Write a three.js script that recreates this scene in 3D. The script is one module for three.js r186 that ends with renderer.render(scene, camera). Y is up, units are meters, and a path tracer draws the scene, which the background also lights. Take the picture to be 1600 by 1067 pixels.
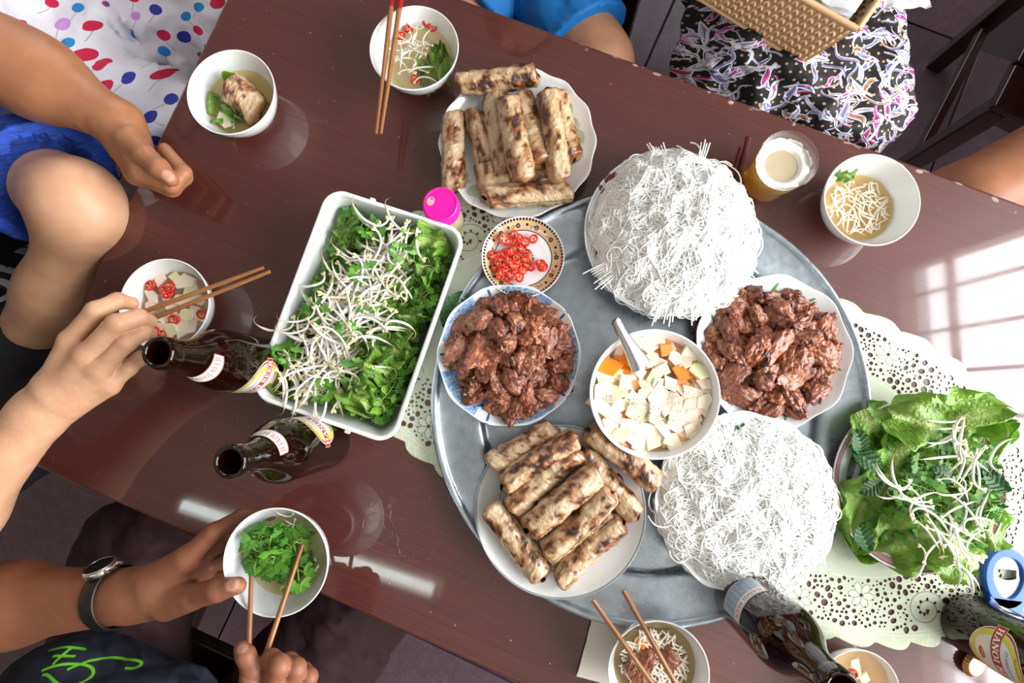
import * as THREE from 'three';
import { RoundedBoxGeometry } from 'three/addons/geometries/RoundedBoxGeometry.js';
import { mergeGeometries, mergeVertices } from 'three/addons/utils/BufferGeometryUtils.js';
import { RectAreaLightUniformsLib } from 'three/addons/lights/RectAreaLightUniformsLib.js';
import { createNoise3D } from 'simplex-noise';

// ---------------------------------------------------------------- camera, daylight, lamps, exposure
const V = (x = 0, y = 0, z = 0) => new THREE.Vector3(x, y, z);
const scene = new THREE.Scene();
const FOCAL = 900, TOP = 0.75, EYE = 1.5;                 // focal length in pixels of the 1600 x 1067 frame, table height, camera height
const camera = new THREE.PerspectiveCamera(2 * Math.atan(533.5 / FOCAL) * 180 / Math.PI, 1600 / 1067, 0.02, 30);
const ey = V(-(830 - 800), 622 - 533.5, FOCAL).normalize();   // the vertical as the camera sees it (it looks almost straight down)
const ex = V(1, 0, 0).addScaledVector(ey, -ey.x).normalize(), ez = V().crossVectors(ex, ey);
camera.position.set(0, EYE, 0);
camera.quaternion.setFromRotationMatrix(new THREE.Matrix4().set(ex.x, ex.y, ex.z, 0, ey.x, ey.y, ey.z, 0, ez.x, ez.y, ez.z, 0, 0, 0, 0, 1));
const renderer = new THREE.WebGLRenderer({ antialias: true });
renderer.toneMapping = THREE.LinearToneMapping;
renderer.toneMappingExposure = 0.88;
renderer.shadowMap.enabled = true;
RectAreaLightUniformsLib.init();
scene.background = new THREE.Color().setRGB(5.2, 5.6, 6.0);  // bright overcast day outside the windows

const ROOM = { x0: -2.3, x1: 1.6, z0: -2.3, z1: 2.3, h: 2.85, t: 0.15 };
const WIN = { z0: -0.62, z1: 1.75, y0: 0.85, y1: 2.65 };    // the barred window in the right wall
const WIN2 = { x0: -0.9, x1: 1.3, y0: 0.9, y1: 2.4 };       // the window in the back wall
function areaLight(name, color, intensity, w, h, pos, target) {
  const l = new THREE.RectAreaLight(color, intensity, w, h);
  l.name = name; l.position.copy(pos); l.lookAt(target); scene.add(l); return l;
}
areaLight('daylight_right', new THREE.Color().setRGB(1, 1.0, 1.0), 15, WIN.z1 - WIN.z0, WIN.y1 - WIN.y0,
  V(ROOM.x1 + ROOM.t + 0.06, (WIN.y0 + WIN.y1) / 2, (WIN.z0 + WIN.z1) / 2), V(0, (WIN.y0 + WIN.y1) / 2, (WIN.z0 + WIN.z1) / 2));
areaLight('daylight_back', new THREE.Color().setRGB(1, 1.0, 1.02), 1.2, WIN2.x1 - WIN2.x0, WIN2.y1 - WIN2.y0,
  V((WIN2.x0 + WIN2.x1) / 2, (WIN2.y0 + WIN2.y1) / 2, ROOM.z0 - ROOM.t - 0.06), V((WIN2.x0 + WIN2.x1) / 2, (WIN2.y0 + WIN2.y1) / 2, 0));

// ---------------------------------------------------------------- helpers
function mulberry(a) { return () => { a |= 0; a = a + 0x6D2B79F5 | 0; let t = Math.imul(a ^ a >>> 15, 1 | a); t = t + Math.imul(t ^ t >>> 7, 61 | t) ^ t; return ((t ^ t >>> 14) >>> 0) / 4294967296; }; }
const rnd = mulberry(20240611);
const R = (a, b) => a + (b - a) * rnd();
const pick = (a) => a[Math.floor(rnd() * a.length)];
const noise3 = createNoise3D(mulberry(77));
const fbm = (x, y, z, o = 4) => { let s = 0, a = 0.5, f = 1; for (let i = 0; i < o; i++) { s += a * noise3(x * f, y * f, z * f); a *= 0.5; f *= 2.03; } return s; };
const clamp = (x, a = 0, b = 1) => Math.min(b, Math.max(a, x));
const lerp = (a, b, t) => a + (b - a) * t;
const sstep = (a, b, x) => { const t = clamp((x - a) / (b - a)); return t * t * (3 - 2 * t); };
const C = (r, g, b) => new THREE.Color(r / 255, g / 255, b / 255).convertSRGBToLinear();   // sRGB bytes to a linear colour
// where the sight line through a point of the photograph meets the level h above the table top
function at(px, py, h = 0) {
  const q = V((px - 800) / FOCAL, -(py - 533.5) / FOCAL, -1);
  const d = V(ex.dot(q), ey.dot(q), ez.dot(q)), t = (TOP + h - EYE) / d.y;
  return V(d.x * t, TOP + h, d.z * t);
}
const metres = (px, h = 0) => px * (EYE - TOP - h) / FOCAL;
const TURN = 22.4 * Math.PI / 180;                        // the table's long side is turned by this much
const UX = V(Math.cos(TURN), 0, Math.sin(TURN)), VX = V(-Math.sin(TURN), 0, Math.cos(TURN));
const onTable = (u, v, y = TOP) => V(u * UX.x + v * VX.x, y, u * UX.z + v * VX.z);

const used = {};
function numbered(n) { const k = used[n] = (used[n] ?? -1) + 1; return k ? n + '_' + String(k).padStart(3, '0') : n; }
function put(o, name, label, category, group) {
  o.name = numbered(name); o.userData = { label, category }; if (group) o.userData.group = group;
  scene.add(o); return o;
}
function stuff(o, name, label, category) { put(o, name, label, category); o.userData.kind = 'stuff'; return o; }
function struct(o, name) { o.name = numbered(name); o.userData = { ...o.userData, kind: 'structure' }; scene.add(o); return o; }
function part(parent, name, geo, mat, label) { const m = new THREE.Mesh(geo, mat); m.name = name; if (label) m.userData.label = label; parent.add(m); return m; }
function group(pos, turn = 0) { const g = new THREE.Group(); if (pos) g.position.copy(pos); g.rotation.y = turn; return g; }
const mat = (color, roughness = 0.5, more = {}) => new THREE.MeshPhysicalMaterial({ color, roughness, ...more });
function canvas(w, h, draw, srgb = true) {
  const c = document.createElement('canvas'); c.width = w; c.height = h; const x = c.getContext('2d'); draw(x, w, h);
  const t = new THREE.CanvasTexture(c); if (srgb) t.colorSpace = THREE.SRGBColorSpace; t.wrapS = t.wrapT = THREE.RepeatWrapping; return t;
}
function dataTex(w, h, f, srgb = false) {
  const d = new Uint8Array(w * h * 4);
  for (let y = 0; y < h; y++) for (let x = 0; x < w; x++) { const c = f(x / w, y / h); d.set([c[0], c[1], c[2], 255], (y * w + x) * 4); }
  const t = new THREE.DataTexture(d, w, h); t.magFilter = THREE.LinearFilter; t.wrapS = t.wrapT = THREE.RepeatWrapping;
  if (srgb) t.colorSpace = THREE.SRGBColorSpace; t.needsUpdate = true; return t;
}

// a collector of triangles with smooth normals and vertex colours
class Builder {
  constructor() { this.p = []; this.n = []; this.c = []; this.u = []; this.i = []; }
  vert(p, n, c, u) { this.p.push(p.x, p.y, p.z); this.n.push(n.x, n.y, n.z); if (c) this.c.push(c.r, c.g, c.b); if (u) this.u.push(u[0], u[1]); return this.p.length / 3 - 1; }
  tube(pts, rad, sides = 6, col, cap = true) {       // rad and col may be functions of t along the path
    const n = pts.length, T = V(), nrm = V(), b = V(), d = V(), q = V();
    let base = this.p.length / 3; const start = base;
    T.subVectors(pts[1], pts[0]).normalize(); nrm.set(Math.abs(T.y) < 0.9 ? 0 : 1, Math.abs(T.y) < 0.9 ? 1 : 0, 0).addScaledVector(T, -(Math.abs(T.y) < 0.9 ? T.y : T.x)).normalize();
    for (let k = 0; k < n; k++) {
      T.subVectors(pts[Math.min(k + 1, n - 1)], pts[Math.max(k - 1, 0)]).normalize();
      nrm.addScaledVector(T, -nrm.dot(T)).normalize(); b.crossVectors(T, nrm);
      const t = k / (n - 1), r = typeof rad === 'function' ? rad(t) : rad, c = typeof col === 'function' ? col(t) : col;
      for (let s = 0; s < sides; s++) {
        const a = s / sides * Math.PI * 2; d.set(0, 0, 0).addScaledVector(nrm, Math.cos(a)).addScaledVector(b, Math.sin(a));
        this.vert(q.copy(pts[k]).addScaledVector(d, r), d, c, this.withUv ? [s / sides, t] : undefined);
      }
    }
    for (let k = 0; k < n - 1; k++) for (let s = 0; s < sides; s++) {
      const a = start + k * sides + s, e = start + k * sides + (s + 1) % sides;
      this.i.push(a, e, a + sides, e, e + sides, a + sides);
    }
    if (cap) for (const k of [0, n - 1]) {
      const t = k ? 1 : 0, c = typeof col === 'function' ? col(t) : col; T.subVectors(pts[k], pts[k ? k - 1 : 1]).normalize();
      const m = this.vert(pts[k], T, c, this.withUv ? [0.5, t] : undefined), o = start + k * sides, ring = [];
      for (let s = 0; s < sides; s++) { const j = (o + s) * 3; ring.push(this.vert(V(this.p[j], this.p[j + 1], this.p[j + 2]), T, c, this.withUv ? [0.5, t] : undefined)); }
      for (let s = 0; s < sides; s++) k ? this.i.push(m, ring[s], ring[(s + 1) % sides]) : this.i.push(m, ring[(s + 1) % sides], ring[s]);
    }
    return this;
  }
  add(geo, col) {                                     // an indexed or plain geometry, as it is
    const o = this.p.length / 3, P = geo.attributes.position, N = geo.attributes.normal;
    for (let k = 0; k < P.count; k++) { this.p.push(P.getX(k), P.getY(k), P.getZ(k)); this.n.push(N.getX(k), N.getY(k), N.getZ(k)); if (col) { const c = typeof col === 'function' ? col(V(P.getX(k), P.getY(k), P.getZ(k))) : col; this.c.push(c.r, c.g, c.b); } }
    if (geo.index) for (const k of geo.index.array) this.i.push(k + o); else for (let k = 0; k < P.count; k++) this.i.push(k + o);
    return this;
  }
  geo() {
    const g = new THREE.BufferGeometry();
    g.setAttribute('position', new THREE.Float32BufferAttribute(this.p, 3)); g.setAttribute('normal', new THREE.Float32BufferAttribute(this.n, 3));
    if (this.c.length) g.setAttribute('color', new THREE.Float32BufferAttribute(this.c, 3));
    if (this.u.length) g.setAttribute('uv', new THREE.Float32BufferAttribute(this.u, 2));
    g.setIndex(this.i); return g;
  }
}
// a grid of points (rows x cols) made into a surface; wrap joins the last column to the first
function gridGeo(rows, cols, f, wrap = false, color) {
  const p = [], u = [], c = [], idx = [], w = wrap ? cols : cols - 1;
  for (let r = 0; r < rows; r++) for (let k = 0; k < cols; k++) {
    const s = k / w, t = r / (rows - 1), q = f(s, t); p.push(q.x, q.y, q.z); u.push(s, t);
    if (color) { const cc = color(s, t, q); c.push(cc.r, cc.g, cc.b); }
  }
  for (let r = 0; r < rows - 1; r++) for (let k = 0; k < w; k++) {
    const a = r * cols + k, b = r * cols + (k + 1) % cols; idx.push(a, a + cols, b, b, a + cols, b + (cols));
  }
  const g = new THREE.BufferGeometry();
  g.setAttribute('position', new THREE.Float32BufferAttribute(p, 3)); g.setAttribute('uv', new THREE.Float32BufferAttribute(u, 2));
  if (color) g.setAttribute('color', new THREE.Float32BufferAttribute(c, 3));
  g.setIndex(idx); g.computeVertexNormals(); return g;
}
// a turned profile [[r, y], ...] with an optional wave of the rim; planar uv across the whole piece
function turned(profile, seg = 72, wave) {
  const pts = [], sub = 4, cr = new THREE.CatmullRomCurve3(profile.map(([r, y]) => V(r, y, 0)), false, 'centripetal');
  const n = (profile.length - 1) * sub; for (let k = 0; k <= n; k++) pts.push(cr.getPoint(k / n));
  let rm = 0; for (const q of pts) rm = Math.max(rm, q.x);
  const g = gridGeo(pts.length, seg, (s, t) => {
    const q = pts[Math.round(t * (pts.length - 1))], a = s * Math.PI * 2, [dr, dy] = wave ? wave(a, q.x / rm) : [1, 0], r = Math.max(q.x, 0) * dr;
    return V(Math.cos(a) * r, q.y + dy, Math.sin(a) * r);
  }, true);
  const P = g.attributes.position, U = g.attributes.uv; for (let k = 0; k < P.count; k++) U.setXY(k, 0.5 + P.getX(k) / rm / 2, 0.5 - P.getZ(k) / rm / 2);
  return g;
}
const box = (w, h, d, x = 0, y = 0, z = 0) => new THREE.BoxGeometry(w, h, d).translate(x, y, z);
const rbox = (w, h, d, r = 0.004, x = 0, y = 0, z = 0) => new RoundedBoxGeometry(w, h, d, 2, r).translate(x, y, z);
const merge = (list) => mergeGeometries(list.map((g) => { const k = g.index ? g.toNonIndexed() : g; for (const n of Object.keys(k.attributes)) if (!['position', 'normal', 'uv'].includes(n)) k.deleteAttribute(n); return k; }));
function between(o, a, b) {                            // turns the y axis of an object from a to b, base at a
  o.position.copy(a); o.quaternion.setFromUnitVectors(V(0, 1, 0), V().subVectors(b, a).normalize()); return o;
}

// ---------------------------------------------------------------- the room
const M = {};
M.wall = mat(C(152, 142, 128), 0.9); M.ceiling = mat(C(158, 155, 150), 0.9);
M.darkwood = mat(C(46, 20, 15), 0.35, { clearcoat: 0.4, clearcoatRoughness: 0.25 });
{
  const { x0, x1, z0, z1, h, t } = ROOM, W = x1 - x0, D = z1 - z0, cx = (x0 + x1) / 2, cz = (z0 + z1) / 2;
  const fl = new THREE.Mesh(box(W + 2 * t, 0.1, D + 2 * t, cx, -0.056, cz), mat(C(58, 48, 50), 0.8)); struct(fl, 'floor');
  // square floor tiles laid askew to the table, a little gap of grout between them
  const tiles = [0, 1, 2, 3, 4].map((k) => mat(C(104 + k * 3, 82 + k * 2, 90 + k * 3), 0.42));
  const speck = dataTex(256, 256, (u, v) => { const s = 214 + 34 * fbm(u * 40, v * 40, 3) + 22 * fbm(u * 9, v * 9, 8); return [s, s, s]; });
  for (const m of tiles) { m.map = speck; m.map.colorSpace = THREE.SRGBColorSpace; m.bumpMap = speck; m.bumpScale = 0.0004; }
  const size = 0.4, tg = rbox(size - 0.005, 0.012, size - 0.005, 0.002), ta = -24 * Math.PI / 180;
  for (let i = -9; i <= 9; i++) for (let j = -9; j <= 9; j++) {
    const lx = (i + 0.3) * size, lz = (j + 0.15) * size, x = lx * Math.cos(ta) + lz * Math.sin(ta), z = -lx * Math.sin(ta) + lz * Math.cos(ta);
    if (x < x0 + 0.27 || x > x1 - 0.27 || z < z0 + 0.27 || z > z1 - 0.27) continue;
    const m = part(fl, 'tile', tg, tiles[Math.floor(rnd() * 5)]); m.position.set(x, -0.0055, z); m.rotation.y = ta;
  }
  struct(new THREE.Mesh(box(W + 2 * t, 0.1, D + 2 * t, cx, h + 0.05, cz), M.ceiling), 'ceiling');
  struct(new THREE.Mesh(box(t, h, D + 2 * t, x0 - t / 2, h / 2, cz), M.wall), 'wall_left');
  struct(new THREE.Mesh(box(W, h, t, cx, h / 2, z1 + t / 2), M.wall), 'wall_front');
  const rx = x1 + t / 2;
  struct(new THREE.Mesh(merge([box(t, WIN.y0, D + 2 * t, rx, WIN.y0 / 2, cz), box(t, h - WIN.y1, D + 2 * t, rx, (h + WIN.y1) / 2, cz),
    box(t, WIN.y1 - WIN.y0, WIN.z0 - z0 + t, rx, (WIN.y0 + WIN.y1) / 2, (z0 - t + WIN.z0) / 2), box(t, WIN.y1 - WIN.y0, z1 + t - WIN.z1, rx, (WIN.y0 + WIN.y1) / 2, (z1 + t + WIN.z1) / 2)]), M.wall), 'wall_right');
  const bz = z0 - t / 2;
  struct(new THREE.Mesh(merge([box(W, WIN2.y0, t, cx, WIN2.y0 / 2, bz), box(W, h - WIN2.y1, t, cx, (h + WIN2.y1) / 2, bz),
    box(WIN2.x0 - x0, WIN2.y1 - WIN2.y0, t, (x0 + WIN2.x0) / 2, (WIN2.y0 + WIN2.y1) / 2, bz), box(x1 - WIN2.x1, WIN2.y1 - WIN2.y0, t, (x1 + WIN2.x1) / 2, (WIN2.y0 + WIN2.y1) / 2, bz)]), M.wall), 'wall_back');
  // window frames with upright bars and rails
  const frameM = mat(C(120, 84, 62), 0.5), barM = mat(C(96, 92, 90), 0.5);
  function windowGrille(a, b, y0, y1, gap) {
    const g = group(), len = a.distanceTo(b), mid = V().addVectors(a, b).multiplyScalar(0.5), H = y1 - y0;
    g.position.set(mid.x, y0, mid.z); g.rotation.y = -Math.atan2(b.z - a.z, b.x - a.x);
    part(g, 'window_frame', merge([box(len, 0.06, 0.08, 0, 0.03, 0), box(len, 0.06, 0.08, 0, H - 0.03, 0), box(0.06, H, 0.08, -len / 2 + 0.03, H / 2, 0), box(0.06, H, 0.08, len / 2 - 0.03, H / 2, 0), box(0.07, H, 0.08, 0, H / 2, 0)]), frameM);
    const bar = new THREE.CylinderGeometry(0.008, 0.008, H - 0.1, 8).translate(0, H / 2, 0);
    for (let x = -len / 2 + gap; x < len / 2 - gap / 2; x += gap) part(g, 'bar', bar, barM).position.set(x, 0, -0.03);
    for (const f of [0.3, 0.58, 0.84]) part(g, 'rail', box(len - 0.1, 0.03, 0.02, 0, H * f, -0.03), frameM);
    struct(g, 'window_' + (windowGrille.n = (windowGrille.n ?? 0) + 1));
  }
  windowGrille(V(x1 + t / 2, 0, WIN.z0), V(x1 + t / 2, 0, WIN.z1), WIN.y0, WIN.y1, 0.17);
  windowGrille(V(WIN2.x0, 0, z0 - t / 2), V(WIN2.x1, 0, z0 - t / 2), WIN2.y0, WIN2.y1, 0.17);

  // long tube lamp under the ceiling, mirrored in the lower left of the table top
  const a = V(-1.58, 2.62, 0.48), b = V(-0.43, 2.62, 0.84), len = a.distanceTo(b), lg = group(V().addVectors(a, b).multiplyScalar(0.5), -Math.atan2(b.z - a.z, b.x - a.x));
  part(lg, 'housing', rbox(len + 0.06, 0.05, 0.08, 0.008, 0, 0.045, 0), mat(C(225, 225, 225), 0.4));
  for (const s of [-1, 1]) part(lg, 'end_cap', rbox(0.03, 0.05, 0.05, 0.006, s * (len / 2 + 0.012), 0, 0), mat(C(230, 230, 230), 0.4));
  part(lg, 'tube', new THREE.CylinderGeometry(0.018, 0.018, len, 20).rotateZ(Math.PI / 2), new THREE.MeshStandardMaterial({ color: 0xffffff, emissive: new THREE.Color().setRGB(0.85, 1, 0.97), emissiveIntensity: 9 }));
  put(lg, 'tube_lamp', 'white fluorescent tube lamp fixed under the ceiling', 'lamp');
  const tl = areaLight('tube_light', new THREE.Color().setRGB(0.9, 1, 0.97), 6, len, 0.06, V(lg.position.x, 2.598, lg.position.z), V(lg.position.x, 0, lg.position.z));
  tl.rotation.set(-Math.PI / 2, 0, lg.rotation.y, 'XYZ');
}

// ---------------------------------------------------------------- the table
{
  const woodMap = canvas(2048, 1024, (x, w, h) => {
    x.fillStyle = 'rgb(80,31,21)'; x.fillRect(0, 0, w, h);
    for (let k = 0; k < 2600; k++) {                   // long fine grain
      const y = R(0, h), x0 = R(-200, w), l = R(120, 700), d = R(-16, 14); x.strokeStyle = `rgba(${d > 0 ? 112 : 28},${d > 0 ? 48 : 10},${d > 0 ? 34 : 8},${R(0.04, 0.15)})`; x.lineWidth = R(0.6, 2.6);
      x.beginPath(); x.moveTo(x0, y); x.bezierCurveTo(x0 + l * 0.3, y + R(-6, 6), x0 + l * 0.6, y + R(-6, 6), x0 + l, y + R(-5, 5)); x.stroke();
    }
    for (let k = 0; k < 26; k++) {                     // darker and redder streaks of the grain
      const d = rnd() > 0.5, cx = R(0, w), cy = R(0, h), rx = R(120, 380), ry = R(20, 70); x.strokeStyle = d ? 'rgba(44,14,11,0.10)' : 'rgba(136,56,34,0.08)';
      for (let j = 0; j < 90; j++) { const sx = cx + rx * (rnd() + rnd() - 1), sy = cy + ry * (rnd() + rnd() - 1), l = R(20, 120); x.lineWidth = R(0.8, 3); x.beginPath(); x.moveTo(sx, sy); x.lineTo(sx + l, sy + R(-3, 3)); x.stroke(); }
    }
    for (let k = 0; k < 420; k++) {                    // hairline scratches, more where the plates are pushed about
      const px = w * Math.pow(rnd(), 0.55), py = R(0, h), l = R(15, 90), a = R(-0.9, 0.9); x.strokeStyle = `rgba(206,150,135,${R(0.05, 0.2)})`; x.lineWidth = R(0.5, 1.1);
      x.beginPath(); x.moveTo(px, py); x.quadraticCurveTo(px + l * 0.5, py + a * l * 0.5 + R(-9, 9), px + l, py + a * l); x.stroke();
    }
    for (let k = 0; k < 260; k++) { x.fillStyle = `rgba(226,206,190,${R(0.25, 0.8)})`; x.beginPath(); x.arc(R(0, w), R(0, h), R(0.5, 1.5), 0, 7); x.fill(); }   // crumbs of dust
    for (let k = 0; k < 34; k++) {                     // chipped varnish along the long edge by the printed skirt
      const px = R(0.3, 0.86) * w; x.fillStyle = `rgba(205,196,182,${R(0.35, 0.75)})`; x.beginPath(); x.ellipse(px, R(0, 9), R(2, 10), R(1, 4), R(-0.3, 0.3), 0, 7); x.fill();
    }
    x.fillStyle = 'rgba(38,30,26,0.9)'; x.beginPath(); x.ellipse(w * 0.578, 38, 9, 4, 0.2, 0, 7); x.fill();
  });
  const smudge = dataTex(512, 256, (u, v) => { const s = 60 + 70 * clamp(0.35 + 0.9 * fbm(u * 5, v * 3, 1.7)) + 30 * fbm(u * 60, v * 40, 5); return [s, clamp(s, 12, 255), s]; });
  M.table = mat(0xffffff, 0.5, { map: woodMap, clearcoat: 1, clearcoatRoughness: 0.12, clearcoatRoughnessMap: smudge, specularIntensity: 1 });
  const g = group(); const u0 = -0.612, u1 = 0.98, v0 = -0.476, v1 = 0.3315, L = u1 - u0, Wd = v1 - v0;
  const c = onTable((u0 + u1) / 2, (v0 + v1) / 2, 0); g.position.set(c.x, 0, c.z); g.rotation.y = -TURN;
  const sh = new THREE.Shape(), r = 0.012, a = L / 2, b = Wd / 2;
  sh.moveTo(-a + r, -b); sh.lineTo(a - r, -b); sh.quadraticCurveTo(a, -b, a, -b + r); sh.lineTo(a, b - r); sh.quadraticCurveTo(a, b, a - r, b); sh.lineTo(-a + r, b); sh.quadraticCurveTo(-a, b, -a, b - r); sh.lineTo(-a, -b + r); sh.quadraticCurveTo(-a, -b, -a + r, -b);
  const top = new THREE.ExtrudeGeometry(sh, { depth: 0.022, bevelEnabled: true, bevelThickness: 0.004, bevelSize: 0.004, bevelOffset: -0.004, bevelSegments: 3 }).rotateX(-Math.PI / 2);
  top.computeBoundingBox(); top.translate(0, TOP - top.boundingBox.max.y, 0);
  const P = top.attributes.position, U = top.attributes.uv; for (let k = 0; k < P.count; k++) U.setXY(k, P.getX(k) / L + 0.5, 0.5 - P.getZ(k) / Wd);
  part(g, 'tabletop', top, M.table);
  const ww = M.darkwood;
  for (const s of [-1, 1]) { part(g, 'apron', rbox(L - 0.14, 0.09, 0.022, 0.003, 0, 0.672, s * (b - 0.06)), ww); part(g, 'apron', rbox(0.022, 0.09, Wd - 0.14, 0.003, s * (a - 0.06), 0.672, 0), ww); }
  for (const s of [-1, 1]) for (const q of [-1, 1]) part(g, 'leg', rbox(0.055, 0.717, 0.055, 0.006, s * (a - 0.07), 0.3585, q * (b - 0.07)), ww);
  part(g, 'drawer_latch', merge([rbox(0.05, 0.012, 0.006, 0.002, -0.30, 0.72, b + 0.0005), new THREE.CylinderGeometry(0.004, 0.004, 0.008, 10).rotateX(Math.PI / 2).translate(-0.262, 0.722, b + 0.0015)]), mat(C(120, 118, 112), 0.35, { metalness: 0.9 }), 'small metal latch on the table edge');
  put(g, 'dining_table', 'dark red-brown varnished wooden dining table with worn edges', 'table');
}

// ---------------------------------------------------------------- the lace cloth under the tray
{
  const A = 0.452, B = 0.217, W = 2048, H = 1000, sx = W / (2 * A), NN = 3;
  const P = (ang, s) => { const c = Math.cos(ang), q = Math.sin(ang), k = 1 / Math.pow(Math.abs(c) ** NN + Math.abs(q) ** NN, 1 / NN); return [W / 2 + c * k * lerp(0.355, 0.43, s) * sx, H / 2 + q * k * lerp(0.137, 0.19, s) * sx]; };
  const hole = [];                                     // punched eyelets: [x, y, r, squash, turn]
  const motif = [];
  const NM = 30; for (let k = 0; k < NM; k++) { const a = (k + R(-0.15, 0.15)) / NM * Math.PI * 2, [x, y] = P(a, 0.5 + (k % 2 ? 0.16 : -0.16)); motif.push({ x, y, r: k % 3 === 0 ? 52 : 40, kind: k % 3, a }); }
  for (let k = 0; k < 30000 && hole.length < 3200; k++) {
    const a = R(0, Math.PI * 2), s = R(0.02, 0.98), [x, y] = P(a, s), r = rnd() < 0.35 ? R(2.6, 5) : R(5, 10.5);
    if (motif.some((m) => Math.hypot(m.x - x, m.y - y) < m.r * 0.93 + r) || hole.some((h) => Math.hypot(h[0] - x, h[1] - y) < h[2] + r + 1.7)) continue;
    hole.push([x, y, r, R(0.7, 1), R(0, 3)]);
  }
  for (const m of motif) {
    if (m.kind === 0) for (let k = 0; k < 9; k++) { const t = k / 9 * 6.8, q = m.r * (0.12 + t / 11); hole.push([m.x + Math.cos(t) * q, m.y + Math.sin(t) * q, 4.6, 0.75, t]); }
    else { hole.push([m.x, m.y, 4, 1, 0]); for (let k = 0; k < 7; k++) { const t = k / 7 * 6.283; hole.push([m.x + Math.cos(t) * m.r * 0.82, m.y + Math.sin(t) * m.r * 0.82, 3.2, 0.6, t]); } }
  }
  const paintHoles = (x) => { for (const [hx, hy, r, q, a] of hole) { x.beginPath(); x.ellipse(hx, hy, r, r * q, a, 0, 7); x.fill(); } };
  const alpha = canvas(W, H, (x) => { x.fillStyle = '#fff'; x.fillRect(0, 0, W, H); x.fillStyle = '#000'; paintHoles(x); for (let k = 0; k < 1500; k++) { const [qx, qy] = P(k / 1500 * 6.2832, 1.36); x.fillRect(qx - 1.2, qy - 1.2, 2.2, 2.2); } }, false);
  const tone = canvas(W, H, (x) => {
    x.fillStyle = 'rgb(206,214,190)'; x.fillRect(0, 0, W, H);
    for (let k = 0; k < 60000; k++) { const g = rnd(); x.fillStyle = g > 0.5 ? 'rgba(225,230,208,0.35)' : 'rgba(180,190,160,0.3)'; x.fillRect(R(0, W), R(0, H), 2, 2); }
    x.lineWidth = 2.2;
    for (const s of [-0.02, 1.02, 1.09, 1.4]) { x.strokeStyle = 'rgba(236,238,214,0.9)'; x.beginPath(); for (let k = 0; k <= 720; k++) { const [qx, qy] = P(k / 720 * 6.28319, s); k ? x.lineTo(qx, qy) : x.moveTo(qx, qy); } x.stroke(); }
    for (const m of motif) {
      if (m.kind === 0) { x.strokeStyle = 'rgba(136,146,116,0.95)'; for (let q = 0; q < 4; q++) { x.beginPath(); for (let k = 0; k < 60; k++) { const t = k / 60 * 11 + q * 0.35, rr = m.r * (0.1 + t / 13); k ? x.lineTo(m.x + Math.cos(t) * rr, m.y + Math.sin(t) * rr) : x.moveTo(m.x, m.y); } x.stroke(); } }
      else for (let k = 0; k < 6; k++) { const t = k / 6 * 6.283 + m.a; x.fillStyle = 'rgba(232,236,214,0.85)'; x.beginPath(); x.ellipse(m.x + Math.cos(t) * m.r * 0.5, m.y + Math.sin(t) * m.r * 0.5, m.r * 0.38, m.r * 0.24, t, 0, 7); x.fill(); x.strokeStyle = 'rgba(140,150,118,0.95)'; x.lineWidth = 2; x.stroke(); }
    }
    for (let k = 0; k < 340; k++) {                    // woven sprigs in the border
      const a = k / 340 * 6.2832, [qx, qy] = P(a, 1.17 + 0.06 * (k % 3)); x.fillStyle = 'rgba(228,230,190,0.75)'; x.save(); x.translate(qx, qy); x.rotate(a + k); for (let j = 0; j < 3; j++) { x.rotate(2.1); x.beginPath(); x.ellipse(6, 0, 6, 2.4, 0, 0, 7); x.fill(); } x.restore();
    }
  });
  const N = 720, rings = 40, scal = 58;
  const edge = (ang) => { const c = Math.cos(ang), q = Math.sin(ang), k = 1 / Math.pow(Math.abs(c) ** NN + Math.abs(q) ** NN, 1 / NN), w = 1 + 0.0 * ang; const sc = 1 - 0.03 * (1 - Math.abs(Math.sin(ang * scal / 2))); return [c * k * 0.447 * sc * w, q * k * 0.2125 * sc]; };
  const g = gridGeo(rings, N, (s, t) => { const [x, z] = edge(s * Math.PI * 2); return V(x * t, 0.0004 * fbm(x * t * 30, z * t * 30, 2, 2), z * t); }, true);
  const Q = g.attributes.position, U = g.attributes.uv; for (let k = 0; k < Q.count; k++) U.setXY(k, 0.5 + Q.getX(k) / (2 * A), 0.5 - Q.getZ(k) / (H / sx));
  const m = new THREE.Mesh(g, mat(0xffffff, 0.85, { map: tone, alphaMap: alpha, alphaTest: 0.5, side: THREE.DoubleSide, bumpMap: tone, bumpScale: 0.0005 }));
  m.position.copy(onTable(0.185, -0.062, TOP + 0.0012)); m.rotation.y = -TURN;
  put(m, 'lace_tablecloth', 'pale green oval lace cloth with punched flowers and scalloped edge', 'lace cloth');
}

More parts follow.
